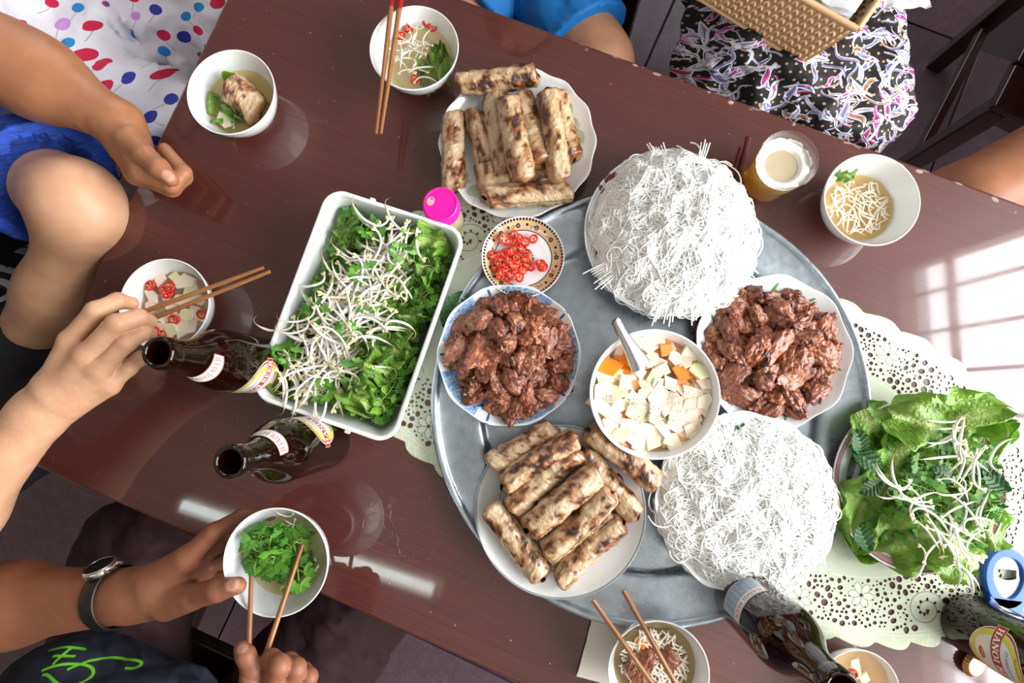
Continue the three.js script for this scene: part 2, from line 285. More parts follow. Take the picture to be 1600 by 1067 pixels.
// ---------------------------------------------------------------- the round tray
const TRAY = at(1013, 627, 0.02);
{
  const brushed = dataTex(512, 512, (u, v) => { const s = 118 + 60 * fbm(u * 6, v * 6, 4) + 40 * fbm(u * 50, v * 50, 9); return [s, clamp(s, 40, 255), s]; });
  const stain = dataTex(512, 512, (u, v) => { const s = 222 + 30 * fbm(u * 4, v * 4, 14) + 16 * fbm(u * 30, v * 30, 19), w = clamp(s, 150, 255); return [w * 0.95, w * 0.98, w]; }, true);
  M.tray = mat(C(208, 212, 216), 0.72, { metalness: 1, map: stain, roughnessMap: brushed, bumpMap: brushed, bumpScale: 0.00012 });
  const g = turned([[0, 0.0035], [0.1, 0.0035], [0.2, 0.0036], [0.207, 0.0045], [0.213, 0.0105], [0.219, 0.0128], [0.24, 0.0145], [0.262, 0.0175], [0.2665, 0.0205], [0.2705, 0.0215], [0.2735, 0.0195], [0.2725, 0.0165], [0.268, 0.0155], [0.24, 0.0125], [0.219, 0.0108], [0.2125, 0.007], [0.208, 0.002], [0.2, 0.0008], [0, 0.0008]], 144);
  const m = new THREE.Mesh(g, M.tray); m.position.set(TRAY.x, TOP + 0.0022, TRAY.z);
  put(m, 'serving_tray', 'large round dull aluminium tray with a stepped rim', 'tray');
}

// ---------------------------------------------------------------- dishes
M.china = mat(C(238, 240, 240), 0.16, { clearcoat: 0.6, clearcoatRoughness: 0.08 });
const china = (map) => mat(0xffffff, 0.16, { map, clearcoat: 0.6, clearcoatRoughness: 0.08 });
const bowlProfile = (r, h) => [[0, 0.006], [0.36, 0.006], [0.38, 0.001], [0.42, 0], [0.46, 0.001], [0.475, 0.007], [0.7, 0.26 * h], [0.9, 0.64 * h], [0.985, 0.93 * h], [1, h * 0.99], [0.993, h * 1.012], [0.972, h * 1.005], [0.955, 0.93 * h], [0.865, 0.66 * h], [0.66, 0.32 * h], [0.42, 0.19 * h], [0.2, 0.165 * h], [0, 0.16 * h]].map(([a, y]) => [a * r, y]);
const smallBowl = turned(bowlProfile(0.0575, 0.056), 72);
const BOWL = [];
function riceBowl(px, py, label, lift = 0) {
  const p = at(px, py, lift + 0.056), m = new THREE.Mesh(smallBowl, M.china); m.position.set(p.x, TOP + lift + 0.0006, p.z);
  put(m, 'rice_bowl', label, 'bowl', 'small white rice bowls'); BOWL.push(m.position.clone()); return m.position.clone();
}
const bA = riceBowl(361, 144, 'white rice bowl holding clear broth, lettuce and a bitten roll');
const bB = riceBowl(647, 75, 'white rice bowl of broth and bean sprouts under a pair of chopsticks');
const bC = riceBowl(257, 475, 'white rice bowl of pickled radish and chilli under the hand with chopsticks');
const bD = riceBowl(431, 878, 'white rice bowl of green herbs held up in a hand with a wristwatch', 0.062);
const bE = riceBowl(1362, 312, 'white rice bowl of noodles in broth beside the beer glass');
const bF = riceBowl(1029, 1051, 'white rice bowl of noodles and meat standing by the paper napkin');
const bG = (() => { const p = at(1344, 1078, 0.042), m = new THREE.Mesh(turned(bowlProfile(0.0445, 0.042), 64), M.china); m.position.set(p.x, TOP + 0.0006, p.z); put(m, 'dipping_bowl', 'small white dipping bowl behind the neck of a beer bottle', 'bowl'); return m.position.clone(); })();
// broth: one still surface in each bowl
function broth(pos, level, r, color, label, name = 'broth') {
  const g = new THREE.CircleGeometry(r, 56).rotateX(-Math.PI / 2), m = new THREE.Mesh(g, mat(color, 0.03, { transmission: 0.88, thickness: 0, ior: 1.33 }));
  m.position.set(pos.x, pos.y + level, pos.z); return stuff(m, name, label, 'broth');
}
broth(bA, 0.030, 0.0455, C(255, 238, 186), 'clear yellow broth around the bitten roll');
broth(bB, 0.031, 0.0465, C(254, 242, 208), 'pale broth under bean sprouts in a rice bowl');
broth(bC, 0.031, 0.0465, C(250, 232, 208), 'pale pink dipping broth around radish slices');
broth(bD, 0.028, 0.044, C(246, 238, 200), 'pale broth under green herbs in the held bowl');
broth(bE, 0.027, 0.0425, C(252, 228, 178), 'amber broth over thin noodles beside the beer glass');
broth(bF, 0.033, 0.048, C(230, 212, 170), 'brown broth around noodles and meat');
broth(bG, 0.030, 0.0395, C(246, 220, 188), 'pale orange dipping sauce in the small bowl');

const plateProfile = (r, h, lip = 0.0028) => [[0, 0.004], [0.5 * r, 0.004], [0.52 * r, 0], [0.56 * r, 0], [0.58 * r, 0.004], [0.72 * r, 0.3 * h], [0.9 * r, 0.75 * h], [0.99 * r, 0.98 * h], [r, h + 0.0003], [0.992 * r, h + 0.0016], [0.975 * r, h + 0.0008], [0.89 * r, 0.8 * h], [0.7 * r, 0.38 * h + 0.002], [0.58 * r, 0.0075], [0.45 * r, 0.0065], [0, 0.0062]];
function plate(px, py, rpx, base, h, map, label, wave, name = 'dinner_plate') {
  const rim = base + h, p = at(px, py, rim), r = metres(rpx, rim), m = new THREE.Mesh(turned(plateProfile(r, h), 96, wave), map ? china(map) : M.china);
  m.position.set(p.x, TOP + base, p.z); put(m, name, label, 'plate'); return { p: m.position.clone(), r, h, m };
}
const scallop = (n, d) => (a, q) => { const w = Math.pow(Math.max(0, q - 0.6) / 0.4, 2); return [1 + d * w * Math.cos(a * n), 0.0007 * w * Math.cos(a * n)]; };
const painted = (draw, s = 512) => canvas(s, s, (x, w, h) => { x.fillStyle = 'rgb(236,239,239)'; x.fillRect(0, 0, w, h); x.translate(w / 2, h / 2); x.scale(w / 2, h / 2); draw(x); });
const petalFlower = (x, cx, cy, r, col, heart) => { for (let k = 0; k < 5; k++) { x.fillStyle = col; x.beginPath(); x.arc(cx + Math.cos(k * 1.2566) * r * 0.6, cy + Math.sin(k * 1.2566) * r * 0.6, r * 0.55, 0, 7); x.fill(); } x.fillStyle = heart; x.beginPath(); x.arc(cx, cy, r * 0.3, 0, 7); x.fill(); };
const leafMark = (x, cx, cy, l, w, a, col) => { x.fillStyle = col; x.beginPath(); x.ellipse(cx, cy, l, w, a, 0, 7); x.fill(); };

// pale plate with green leaves, holding rolls
const pRoll1 = plate(808, 222, 127, 0.002, 0.026, painted((x) => {
  for (const [cx, cy, s] of [[0.62, -0.5, 0.11], [0.5, -0.62, 0.09], [0.72, -0.3, 0.08], [0.76, -0.12, 0.12], [0.68, -0.02, 0.09], [-0.55, 0.6, 0.11], [-0.4, 0.72, 0.09], [-0.7, 0.4, 0.08]]) { leafMark(x, cx, cy, s, s * 0.75, cx, 'rgba(166,198,158,0.75)'); leafMark(x, cx + 0.05, cy + 0.06, s * 0.7, s * 0.5, cx + 1, 'rgba(190,214,178,0.8)'); x.strokeStyle = 'rgba(150,180,140,0.5)'; x.lineWidth = 0.008; x.beginPath(); x.moveTo(cx, cy); x.quadraticCurveTo(cx + 0.03, cy + 0.14, cx - 0.04, cy + 0.26); x.stroke(); }
}), 'white scalloped plate with pale green leaves under charred spring rolls', scallop(14, 0.014));
// plain plate with a dark ring, holding rolls
const pRoll2 = plate(875, 798, 130, 0.012, 0.024, painted((x) => {
  x.strokeStyle = 'rgba(84,84,80,0.9)'; x.lineWidth = 0.008; x.beginPath(); x.arc(0, 0, 0.72, 0, 7); x.stroke(); x.strokeStyle = 'rgba(128,134,140,0.8)'; x.lineWidth = 0.022; x.beginPath(); x.arc(0, 0, 0.985, 0, 7); x.stroke();
  for (const [cx, cy, a] of [[-0.78, 0.16, 1.1], [-0.72, 0.27, 0.9], [0.78, -0.2, 0.6], [0.7, -0.33, 1.4]]) { leafMark(x, cx, cy, 0.1, 0.055, a, 'rgb(112,44,76)'); leafMark(x, cx + 0.03, cy - 0.02, 0.05, 0.025, a, 'rgb(150,70,104)'); }
}), 'white plate with a thin dark ring under golden spring rolls');
// white plates of noodles
const pNood1 = plate(1046, 362, 135, 0.014, 0.032, painted((x) => {
  x.strokeStyle = 'rgba(150,160,160,0.7)'; x.lineWidth = 0.012; x.beginPath(); x.arc(0, 0, 0.975, 0, 7); x.stroke();
  for (const [cx, cy] of [[-0.63, -0.6], [0.66, 0.58], [0.6, -0.64]]) { petalFlower(x, cx, cy, 0.12, 'rgb(120,56,84)', 'rgb(160,90,110)'); leafMark(x, cx - 0.12, cy + 0.1, 0.1, 0.04, 0.8, 'rgb(110,70,90)'); }
}), 'white plate with a plum flower under the tall heap of rice noodles', undefined);
const pNood2 = plate(1166, 785, 136, 0.012, 0.028, null, 'white scalloped plate under the flatter tangle of rice noodles', scallop(12, 0.016));
// blue and white plate of meat
const pMeat1 = plate(795, 554, 112, 0.013, 0.026, painted((x) => {
  x.save(); for (let k = 0; k < 5; k++) { x.rotate(Math.PI * 2 / 5); x.fillStyle = 'rgb(146,182,218)'; x.beginPath(); x.arc(0, 0, 0.97, -0.42, 0.38); x.arc(0, 0, 0.66, 0.38, -0.42, true); x.fill(); for (let j = 0; j < 220; j++) { const a = R(-0.42, 0.38), r = R(0.66, 0.97); x.fillStyle = rnd() > 0.5 ? 'rgba(84,128,184,0.6)' : 'rgba(210,226,240,0.7)'; x.beginPath(); x.arc(Math.cos(a) * r, Math.sin(a) * r, 0.012, 0, 7); x.fill(); } x.strokeStyle = 'rgb(54,104,170)'; x.lineWidth = 0.022; x.beginPath(); x.arc(0.82, 0.44, 0.14, 1.2, 4.6); x.stroke(); x.beginPath(); x.arc(0.84, -0.44, 0.14, 1.6, 5); x.stroke(); for (let j = 0; j < 4; j++) leafMark(x, 0.78 * Math.cos(0.62 + j * 0.05), 0.78 * Math.sin(0.62) + j * 0.04, 0.05, 0.02, j, 'rgb(60,106,172)'); } x.restore();
  x.strokeStyle = 'rgb(240,243,244)'; x.lineWidth = 0.03; x.beginPath(); x.arc(0, 0, 0.985, 0, 7); x.stroke();
}), 'blue and white painted plate under grilled pork', scallop(10, 0.012));
// plate with pink flowers, of meat
const pMeat2 = plate(1208, 548, 119, 0.013, 0.027, painted((x) => {
  for (let k = 0; k < 11; k++) { const a = k / 11 * 6.283 + 0.25, r = 0.76, cx = Math.cos(a) * r, cy = Math.sin(a) * r; leafMark(x, cx * 1.12, cy * 1.12, 0.07, 0.02, a + 0.5, 'rgb(96,158,92)'); leafMark(x, cx * 0.95 + 0.05, cy * 0.95 - 0.06, 0.06, 0.02, a - 0.7, 'rgb(112,170,104)'); petalFlower(x, cx, cy, k % 2 ? 0.06 : 0.045, 'rgb(226,140,180)', 'rgb(200,80,130)'); }
}), 'white scalloped plate with small pink flowers under grilled pork', scallop(9, 0.02));
// chilli saucer with a printed band
const saucer = plate(817, 401, 66, 0.022, 0.016, painted((x) => {
  x.fillStyle = 'rgb(222,186,142)'; x.beginPath(); x.arc(0, 0, 0.96, 0, 7); x.fill(); x.fillStyle = 'rgb(240,240,240)'; x.beginPath(); x.arc(0, 0, 0.69, 0, 7); x.fill();
  x.strokeStyle = 'rgb(40,40,64)'; x.lineWidth = 0.022; x.beginPath(); x.arc(0, 0, 0.7, 0, 7); x.stroke();
  x.strokeStyle = 'rgb(30,26,24)'; x.lineWidth = 0.05; x.setLineDash([0.05, 0.028]); x.beginPath(); x.arc(0, 0, 0.945, 0, 7); x.stroke(); x.setLineDash([]);
  x.fillStyle = 'rgb(226,192,150)'; x.beginPath(); x.arc(0, 0, 0.25, 0, 7); x.fill(); x.lineWidth = 0.03; x.setLineDash([0.04, 0.03]); x.beginPath(); x.arc(0, 0, 0.25, 0, 7); x.stroke(); x.setLineDash([]);
  for (let k = 0; k < 11; k++) { const a = k / 11 * 6.283, c = Math.cos(a), s = Math.sin(a); petalFlower(x, c * 0.81, s * 0.81, 0.052, 'rgb(74,58,44)', 'rgb(200,160,116)'); const b = a + 0.27; x.fillStyle = 'rgb(26,22,22)'; x.beginPath(); x.arc(Math.cos(b) * 0.83, Math.sin(b) * 0.83, 0.032, 0, 7); x.fill(); x.strokeStyle = 'rgb(60,48,38)'; x.lineWidth = 0.012; x.beginPath(); x.arc(Math.cos(b + 0.14) * 0.8, Math.sin(b + 0.14) * 0.8, 0.03, 0, 5); x.stroke(); x.beginPath(); x.moveTo(Math.cos(b + 0.16) * 0.78, Math.sin(b + 0.16) * 0.78); x.quadraticCurveTo(Math.cos(b + 0.2) * 0.88, Math.sin(b + 0.2) * 0.88, Math.cos(b + 0.26) * 0.76, Math.sin(b + 0.26) * 0.76); x.stroke(); }
}), 'small saucer with a tan and black flower band holding chillies', undefined, 'saucer');
// plate of herbs on the cloth, banded in old rose
const pHerb = plate(1436, 759, 128, 0.003, 0.026, painted((x) => {
  x.strokeStyle = 'rgb(186,146,150)'; x.lineWidth = 0.07; x.beginPath(); x.arc(0, 0, 0.93, 0, 7); x.stroke(); x.strokeStyle = 'rgb(140,96,98)'; x.lineWidth = 0.016; x.beginPath(); x.arc(0, 0, 0.97, 0, 7); x.stroke();
}), 'white plate with an old-rose band under lettuce and sprouts');
// deep bowl of dipping sauce in the middle of the tray
const pSauce = (() => {
  const h = 0.066, base = 0.006, p = at(1023, 615, base + h), r = metres(100.5, base + h), m = new THREE.Mesh(turned(bowlProfile(r, h), 96), M.china);
  m.position.set(p.x, TOP + base, p.z); put(m, 'sauce_bowl', 'deep white bowl of dipping sauce with radish in mid tray', 'bowl'); return { p: m.position.clone(), r, h };
})();
broth(pSauce.p, 0.050, pSauce.r * 0.925, C(253, 222, 178), 'amber dipping sauce around the radish in the deep bowl', 'dipping_sauce');

// white plastic box of herbs and sprouts
const BOXH = 0.068;
const BX = (() => {
  const c = [[521, 297], [722, 364], [611, 702], [397, 606]].map(([x, y]) => at(x, y, BOXH)), o = c.reduce((s, q) => s.add(q), V()).multiplyScalar(0.25);
  const long = V().addVectors(c[2], c[3]).sub(c[0]).sub(c[1]).multiplyScalar(0.5), wide = V().addVectors(c[1], c[2]).sub(c[0]).sub(c[3]).multiplyScalar(0.5);
  return { o: V(o.x, TOP, o.z), L: long.length() + 0.006, W: wide.length() + 0.006, turn: -Math.atan2(long.z, long.x) };
})();
const boxAt = (l, w, y) => V(l * BX.L / 2, y, w * BX.W / 2).applyAxisAngle(V(0, 1, 0), BX.turn).add(BX.o);   // l, w in -1..1
{
  const N = 96, ring = (L, W, r, y) => { const out = []; for (let k = 0; k < N; k++) { const q = Math.floor(k / (N / 4)), t = (k % (N / 4)) / (N / 4 - 1) * Math.PI / 2 + q * Math.PI / 2, sx = [1, -1, -1, 1][q], sz = [1, 1, -1, -1][q]; out.push(V(sx * (L / 2 - r) + Math.cos(t) * r, y, sz * (W / 2 - r) + Math.sin(t) * r)); } return out; };
  const { L, W } = BX, rings = [ring(0.0002, 0.0002, 0.0001, 0), ring(L - 0.05, W - 0.05, 0.016, 0), ring(L - 0.034, W - 0.034, 0.02, 0.006), ring(L - 0.014, W - 0.014, 0.022, 0.058), ring(L - 0.012, W - 0.012, 0.022, 0.0605), ring(L, W, 0.024, 0.061), ring(L, W, 0.024, 0.0675), ring(L - 0.002, W - 0.002, 0.023, 0.068), ring(L - 0.008, W - 0.008, 0.021, 0.068), ring(L - 0.0105, W - 0.0105, 0.021, 0.066), ring(L - 0.036, W - 0.036, 0.019, 0.009), ring(L - 0.052, W - 0.052, 0.015, 0.004), ring(0.0002, 0.0002, 0.0001, 0.004)];
  const geo = gridGeo(rings.length, N, (s, t) => rings[Math.round(t * (rings.length - 1))][Math.round(s * N) % N], true);
  const g = group(BX.o.clone().setY(TOP + 0.003), BX.turn), pm = mat(C(232, 236, 234), 0.38);
  part(g, 'box_body', geo, pm);
  for (const s of [-1, 1]) for (const q of [-0.18, 0.2]) part(g, 'lug', rbox(0.006, 0.006, 0.007, 0.0015, s * (L / 2 + 0.002), 0.058, q * W), pm);
  put(g, 'food_box', 'white rectangular plastic box heaped with herbs and bean sprouts', 'box');
}

// ---------------------------------------------------------------- spring rolls
function rollGeo(seed, len, rad) {
  const ns = noise3, off = seed * 13.7, A = C(200, 170, 130), B = C(152, 86, 36), D = C(48, 22, 11), E = C(228, 210, 182), F = C(110, 84, 58);
  const rows = 56, cols = 30;
  const g = gridGeo(rows, cols, (s, t) => {
    const a = s * Math.PI * 2, endd = Math.min(t, 1 - t), cap = t < 0.03 || t > 0.97 ? Math.sqrt(Math.max(0, endd / 0.03)) : 1;
    const y = (t - 0.5) * len, nn = fbm(Math.cos(a) * 1.1 + off, Math.sin(a) * 1.1, y * 60 + off, 4), fine = fbm(Math.cos(a) * 4 + off, Math.sin(a) * 4, y * 220, 2), wrap = 0.05 * ((s + t * 0.8 + seed * 0.37) % 1);
    const r = rad * (0.96 + 0.16 * nn + 0.05 * fine + wrap - 0.10 * Math.pow(Math.abs(2 * t - 1), 6)) * (0.25 + 0.75 * cap);
    return V(Math.cos(a) * r * 1.05, y + 0.003 * Math.sin(a + seed), Math.sin(a) * r * 0.95 + rad * 0.25 * Math.sin(t * 3 + seed) - 0.1 * rad);
  }, true, (s, t) => {
    const a = s * Math.PI * 2, y = (t - 0.5) * len, q = fbm(Math.cos(a) * 0.75 + off + 5, Math.sin(a) * 0.75, y * 24 + off, 3), w = fbm(Math.cos(a) * 1.7 + off, Math.sin(a) * 1.7 + 9, y * 70, 4), f = fbm(Math.cos(a) * 6, Math.sin(a) * 6 + off, y * 330, 2);
    const endd = Math.min(t, 1 - t), c = A.clone().lerp(E, clamp(0.35 - q * 1.2)).lerp(F, clamp(0.25 * (f + 0.2)));
    c.lerp(B, 0.9 * sstep(-0.12, 0.26, q + 0.5 * w + 0.12 * f)).lerp(D, 0.95 * sstep(0.12, 0.38, q * 0.75 + w * 0.75 + 0.2 * f)); c.lerp(B, sstep(0.10, 0.0, endd) * 0.6); c.multiplyScalar(0.94 + 0.3 * f); if (f > 0.36) c.lerp(D, 0.35); return c;
  });
  return g;
}
const rollGeos = []; for (let k = 0; k < 12; k++) rollGeos.push(rollGeo(k + 1, 0.094, 0.0158));
const rollBump = dataTex(256, 256, (u, v) => { const s = 128 + 150 * fbm(u * 14, v * 14, 3, 4) + 50 * fbm(u * 50, v * 50, 5, 2); return [s, s, s].map((z) => clamp(z, 0, 255)); });
M.roll = mat(C(244, 232, 214), 0.36, { vertexColors: true, clearcoat: 0.6, clearcoatRoughness: 0.22, bumpMap: rollBump, bumpScale: 0.0011 });
M.rollPale = mat(C(250, 240, 226), 0.36, { vertexColors: true, clearcoat: 0.7, clearcoatRoughness: 0.2, bumpMap: rollBump, bumpScale: 0.0011 });
let rollN = 0;
function roll(x0, y0, x1, y1, h, h2, label, grp, pale) {
  const a = at(x0, y0, h), b = at(x1, y1, h2 ?? h), m = new THREE.Mesh(rollGeos[rollN % 12], pale ? M.rollPale : M.roll), mid = V().addVectors(a, b).multiplyScalar(0.5);
  m.quaternion.setFromUnitVectors(V(0, 1, 0), V().subVectors(b, a).normalize()); m.rotateY(rollN * 2.4); m.position.copy(mid); m.scale.set(1, a.distanceTo(b) / 0.092, 1); rollN++;
  put(m, 'spring_roll', label, 'spring roll', grp); return m;
}
{
  const L = ['charred spring roll at the plate edge by the pepper pot', 'second charred spring roll from the pepper pot', 'charred spring roll standing lower behind the two topmost ones', 'browned spring roll wedged between the two topmost ones', 'spring roll beside the painted green leaves', 'spring roll half hidden under the upright ones', 'long browned spring roll lying beside the chilli saucer', 'topmost charred spring roll with a black scorched middle', 'spring roll resting upon its neighbours in mid heap', 'topmost spring roll next to the painted green leaves'], Gp = 'spring rolls on the leaf plate';
  roll(716, 129, 840, 122, 0.044, 0.044, 'blistered spring roll lying across the rim of the leaf plate', undefined);
  for (const q of [[707, 178, 714, 298, 0.028], [739, 176, 760, 303, 0.028], [774, 150, 786, 275, 0.03], [812, 165, 848, 262, 0.032], [868, 150, 897, 250, 0.03], [758, 286, 874, 272, 0.026], [758, 311, 891, 293, 0.036], [793, 150, 819, 282, 0.056, 0.052], [820, 148, 850, 258, 0.05], [848, 142, 879, 281, 0.058, 0.05]]) roll(q[0], q[1], q[2], q[3], q[4], q[5], L[rollN - 1], Gp);
  const L2 = ['golden spring roll lying closest to the blue and white plate', 'second golden spring roll from the blue and white plate', 'third golden spring roll from the blue and white plate', 'fourth golden spring roll from the blue and white plate, heavily browned', 'fifth golden spring roll from the blue and white plate', 'lower golden spring roll half hidden beneath the fifth one', 'golden spring roll beside the bare part of the ringed plate', 'golden spring roll lying crosswise beside the overhanging one', 'golden spring roll buried under the middle of the ringed plate heap'], G2 = 'spring rolls on the ringed plate';
  for (const q of [[768, 728, 868, 668, 0.044], [786, 762, 896, 680, 0.056], [799, 792, 911, 706, 0.054], [823, 828, 932, 739, 0.06], [851, 860, 957, 768, 0.058], [855, 880, 950, 800, 0.034], [871, 905, 974, 816, 0.042], [916, 705, 993, 810, 0.04], [800, 815, 860, 770, 0.03]]) roll(q[0], q[1], q[2], q[3], q[4], q[5], L2[rollN - 11], G2, true);
  roll(766, 790, 847, 907, 0.05, 0.046, 'spring roll leaning on the rim over a plum flower', undefined, true);
  roll(917, 675, 1026, 755, 0.046, 0.05, 'spring roll hanging over the plate edge under the sauce bowl', undefined, true);
}

// ---------------------------------------------------------------- grilled pork
function lumpGeo(seed, sx, sy, sz) {
  let g = new THREE.IcosahedronGeometry(1, 15); g.deleteAttribute('normal'); g.deleteAttribute('uv'); g = mergeVertices(g, 1e-4);
  const P = g.attributes.position, col = [], o = seed * 9.3, q = V(), A = C(146, 92, 66), B = C(152, 82, 62), D = C(26, 15, 12), E = C(204, 148, 96), F = C(84, 44, 32);
  for (let k = 0; k < P.count; k++) {
    q.fromBufferAttribute(P, k); const n = fbm(q.x * 0.95 + o, q.y * 0.95, q.z * 0.95, 2), rg = 1 - Math.abs(noise3(q.x * 2.6 + o, q.y * 2.6, q.z * 2.6)), f = fbm(q.x * 6 + o, q.y * 6, q.z * 6, 3);
    const r = 1 + 0.44 * n + 0.09 * (rg - 0.6) + 0.14 * f + 0.07 * fbm(q.x * 15 + o, q.y * 15, q.z * 15, 2); q.multiplyScalar(r);
    const flat = Math.sign(q.y) * Math.pow(Math.abs(q.y), 0.8);
    q.set(q.x * sx, flat * sy + 0.32 * sx * (q.x * q.x - 0.4) * Math.sin(seed * 2.1) + 0.25 * sz * q.z * Math.cos(seed), q.z * sz);
    const w = fbm(q.x * 60 + o, q.y * 60, q.z * 60 + 3, 3), v = fbm(q.x * 120, q.y * 120 + o, q.z * 120, 3), rim = Math.hypot(q.x / sx, q.z / sz);
    const c = A.clone().lerp(B, clamp(0.5 + 1.3 * w)).lerp(E, sstep(0.12, 0.5, v + 0.45 * fbm(q.x * 40 + o + 7, q.y * 40, q.z * 40, 2)) * 0.75).lerp(F, clamp(0.55 * (0.3 - v)));
    const fine = fbm(q.x * 420 + o, q.y * 420, q.z * 420, 2); c.multiplyScalar(1 + 0.5 * fine); if (fine > 0.34) c.lerp(E, 0.5); c.lerp(D, 0.93 * sstep(0.1, 0.5, w * 0.85 - 0.3 * v + 0.55 * (rim - 1.0) + 0.06)); P.setXYZ(k, q.x, q.y, q.z); col.push(c.r, c.g, c.b);
  }
  g.setAttribute('color', new THREE.Float32BufferAttribute(col, 3)); g.computeVertexNormals(); return g;
}
const lumps = []; for (let k = 0; k < 16; k++) lumps.push(lumpGeo(k + 1, R(0.013, 0.024), R(0.0062, 0.0105), R(0.009, 0.014)));
const meatM = [0xffffff, 0xe8d6cc, 0xffe8d4, 0xd0b0a0].map((c) => mat(c, 0.5, { vertexColors: true, clearcoat: 0.4, clearcoatRoughness: 0.3 }));
function meat(pos, s = 1, tilt = 0.5) { const m = new THREE.Mesh(pick(lumps), pick(meatM)); m.position.copy(pos); m.rotation.set(R(-tilt, tilt), R(0, 6.28), R(-tilt, tilt)); m.scale.setScalar(s); return m; }
function meatPile(pl, n, rmax, hgt, label, grp, stretch = [1, 1]) {
  const spots = [];
  for (let k = 0; k < n; k++) {
    let best, bd = -1; for (let j = 0; j < 12; j++) { const r = rmax * Math.sqrt(rnd()), a = R(0, 6.283), q = [Math.cos(a) * r * stretch[0], Math.sin(a) * r * stretch[1]]; let d = 9; for (const s of spots) d = Math.min(d, Math.hypot(s[0] - q[0], s[1] - q[1])); if (d > bd) { bd = d; best = q; } }
    spots.push(best);
    const rr = Math.hypot(best[0] / stretch[0], best[1] / stretch[1]) / rmax, layer = k < n * 0.45 ? 0.25 : k < n * 0.75 ? 0.7 : 1, y = pl.p.y + 0.014 + hgt * layer * (1 - 0.75 * rr * rr);
    put(meat(V(pl.p.x + best[0], y, pl.p.z + best[1]), R(0.85, 1.15), 0.55), 'grilled_pork', label, 'meat', grp);
    if (k === Math.floor(n * 0.45) || k === Math.floor(n * 0.75)) spots.length = 0;
  }
}
meatPile(pMeat1, 92, 0.071, 0.03, 'piece of charred grilled pork on the blue and white plate', 'grilled pork on the blue plate', [1, 1.02]);
meatPile(pMeat2, 88, 0.073, 0.026, 'piece of charred grilled pork on the pink flowered plate', 'grilled pork on the flowered plate', [1, 0.98]);

// ---------------------------------------------------------------- rice noodles
M.noodle = mat(C(254, 254, 252), 0.5, { clearcoat: 0.15, clearcoatRoughness: 0.35, vertexColors: true });
function noodleHeap(r, top, n, seed, strip, edgeLift, hang) {
  const rd = mulberry(seed), q = (a, b) => a + (b - a) * rd(), B = new Builder();
  const outline = (x, z) => 1 + 0.11 * fbm(Math.cos(Math.atan2(z, x)) * 1.6 + seed, Math.sin(Math.atan2(z, x)) * 1.6, 4, 3);
  const dome = (x, z) => { const d = Math.hypot(x, z) / (r * outline(x, z)); return edgeLift + (top - edgeLift) * Math.pow(Math.max(0, 1 - d * d), 0.75) + 0.010 * fbm(x * 28 + seed, z * 28, 1, 3); };
  const core = gridGeo(26, 60, (s, t) => { const a = s * Math.PI * 2, rr = r * 0.96 * t * outline(Math.cos(a), Math.sin(a)); const x = Math.cos(a) * rr, z = Math.sin(a) * rr; return V(x, Math.max(0.006, dome(x, z) + 0.0012), z); }, true);
  B.add(core, C(252, 252, 249));
  const strand = (x, z, dir, steps, turn, wob, lift, rad) => {
    const pts = []; let ph = q(0, 6), bend = q(-1, 1) * turn;
    for (let k = 0; k < steps; k++) {
      pts.push(V(x, dome(x, z) + lift + 0.002 * Math.sin(ph + k * 0.5), z));
      dir += bend + wob * Math.sin(ph + k * 0.37); x += Math.cos(dir) * 0.0052; z += Math.sin(dir) * 0.0052;
      const d = Math.hypot(x, z); if (d > r * 0.97 * outline(x, z)) { const want = Math.atan2(-z, -x); dir += 0.35 * Math.atan2(Math.sin(want - dir), Math.cos(want - dir)); }
    }
    const g = 0.95 + 0.05 * rd(); B.tube(pts, rad, 5, new THREE.Color(g, g, g * 0.99), true);
  };
  for (let b = 0; b < n; b++) {
    const rr = r * Math.sqrt(rd()) * 0.98, a = q(0, 6.283), sheet = rd() < strip, cnt = sheet ? 6 + Math.floor(rd() * 6) : 3 + Math.floor(rd() * 3);
    const dir = sheet ? q(0, 6.283) : q(0, 6.283), turn = sheet ? 0.05 : q(0.08, 0.42), steps = sheet ? 10 + Math.floor(rd() * 14) : 16 + Math.floor(rd() * 22), wob = sheet ? 0.04 : 0.22;
    for (let k = 0; k < cnt; k++) {
      const o = (k - cnt / 2) * (sheet ? 0.0017 : 0.0024), x = Math.cos(a) * rr - Math.sin(dir) * o, z = Math.sin(a) * rr + Math.cos(dir) * o;
      strand(x, z, dir + q(-0.05, 0.05), steps, turn, wob, q(0, 0.006), q(0.0007, 0.00095));
    }
  }
  for (let k = 0; k < 16; k++) { const a = q(0, 6.283), p = []; let x = Math.cos(a) * r * 0.92, z = Math.sin(a) * r * 0.92, d = a + q(-0.8, 0.8); const bend = (rd() > 0.5 ? 1 : -1) * q(0.25, 0.6); for (let j = 0; j < 9; j++) { p.push(V(x, dome(x, z) + 0.004 + 0.006 * Math.sin(j / 8 * Math.PI) + 0.002, z)); d += bend; x += Math.cos(d) * 0.0042; z += Math.sin(d) * 0.0042; } B.tube(p, 0.001, 5, C(244, 244, 242)); }
  for (const [a, n, len] of hang ?? []) for (let k = 0; k < n; k++) {   // bundles that hang over the rim
    const p = [], o = (k - n / 2) * 0.0017, l = len * q(0.8, 1.1); for (let j = 0; j < 12; j++) { const t = j / 11, rr = r * 0.72 + l * t, x = Math.cos(a) * rr - Math.sin(a) * (o * (1 + t)), z = Math.sin(a) * rr + Math.cos(a) * (o * (1 + t)); p.push(V(x, Math.max(dome(x, z) + 0.004, edgeLift + 0.016) + 0.003 * Math.sin(t * 3) - 0.008 * t * t + q(0, 0.0006), z)); } B.tube(p, 0.0009, 5, C(250, 250, 247));
  }
  return B.geo();
}
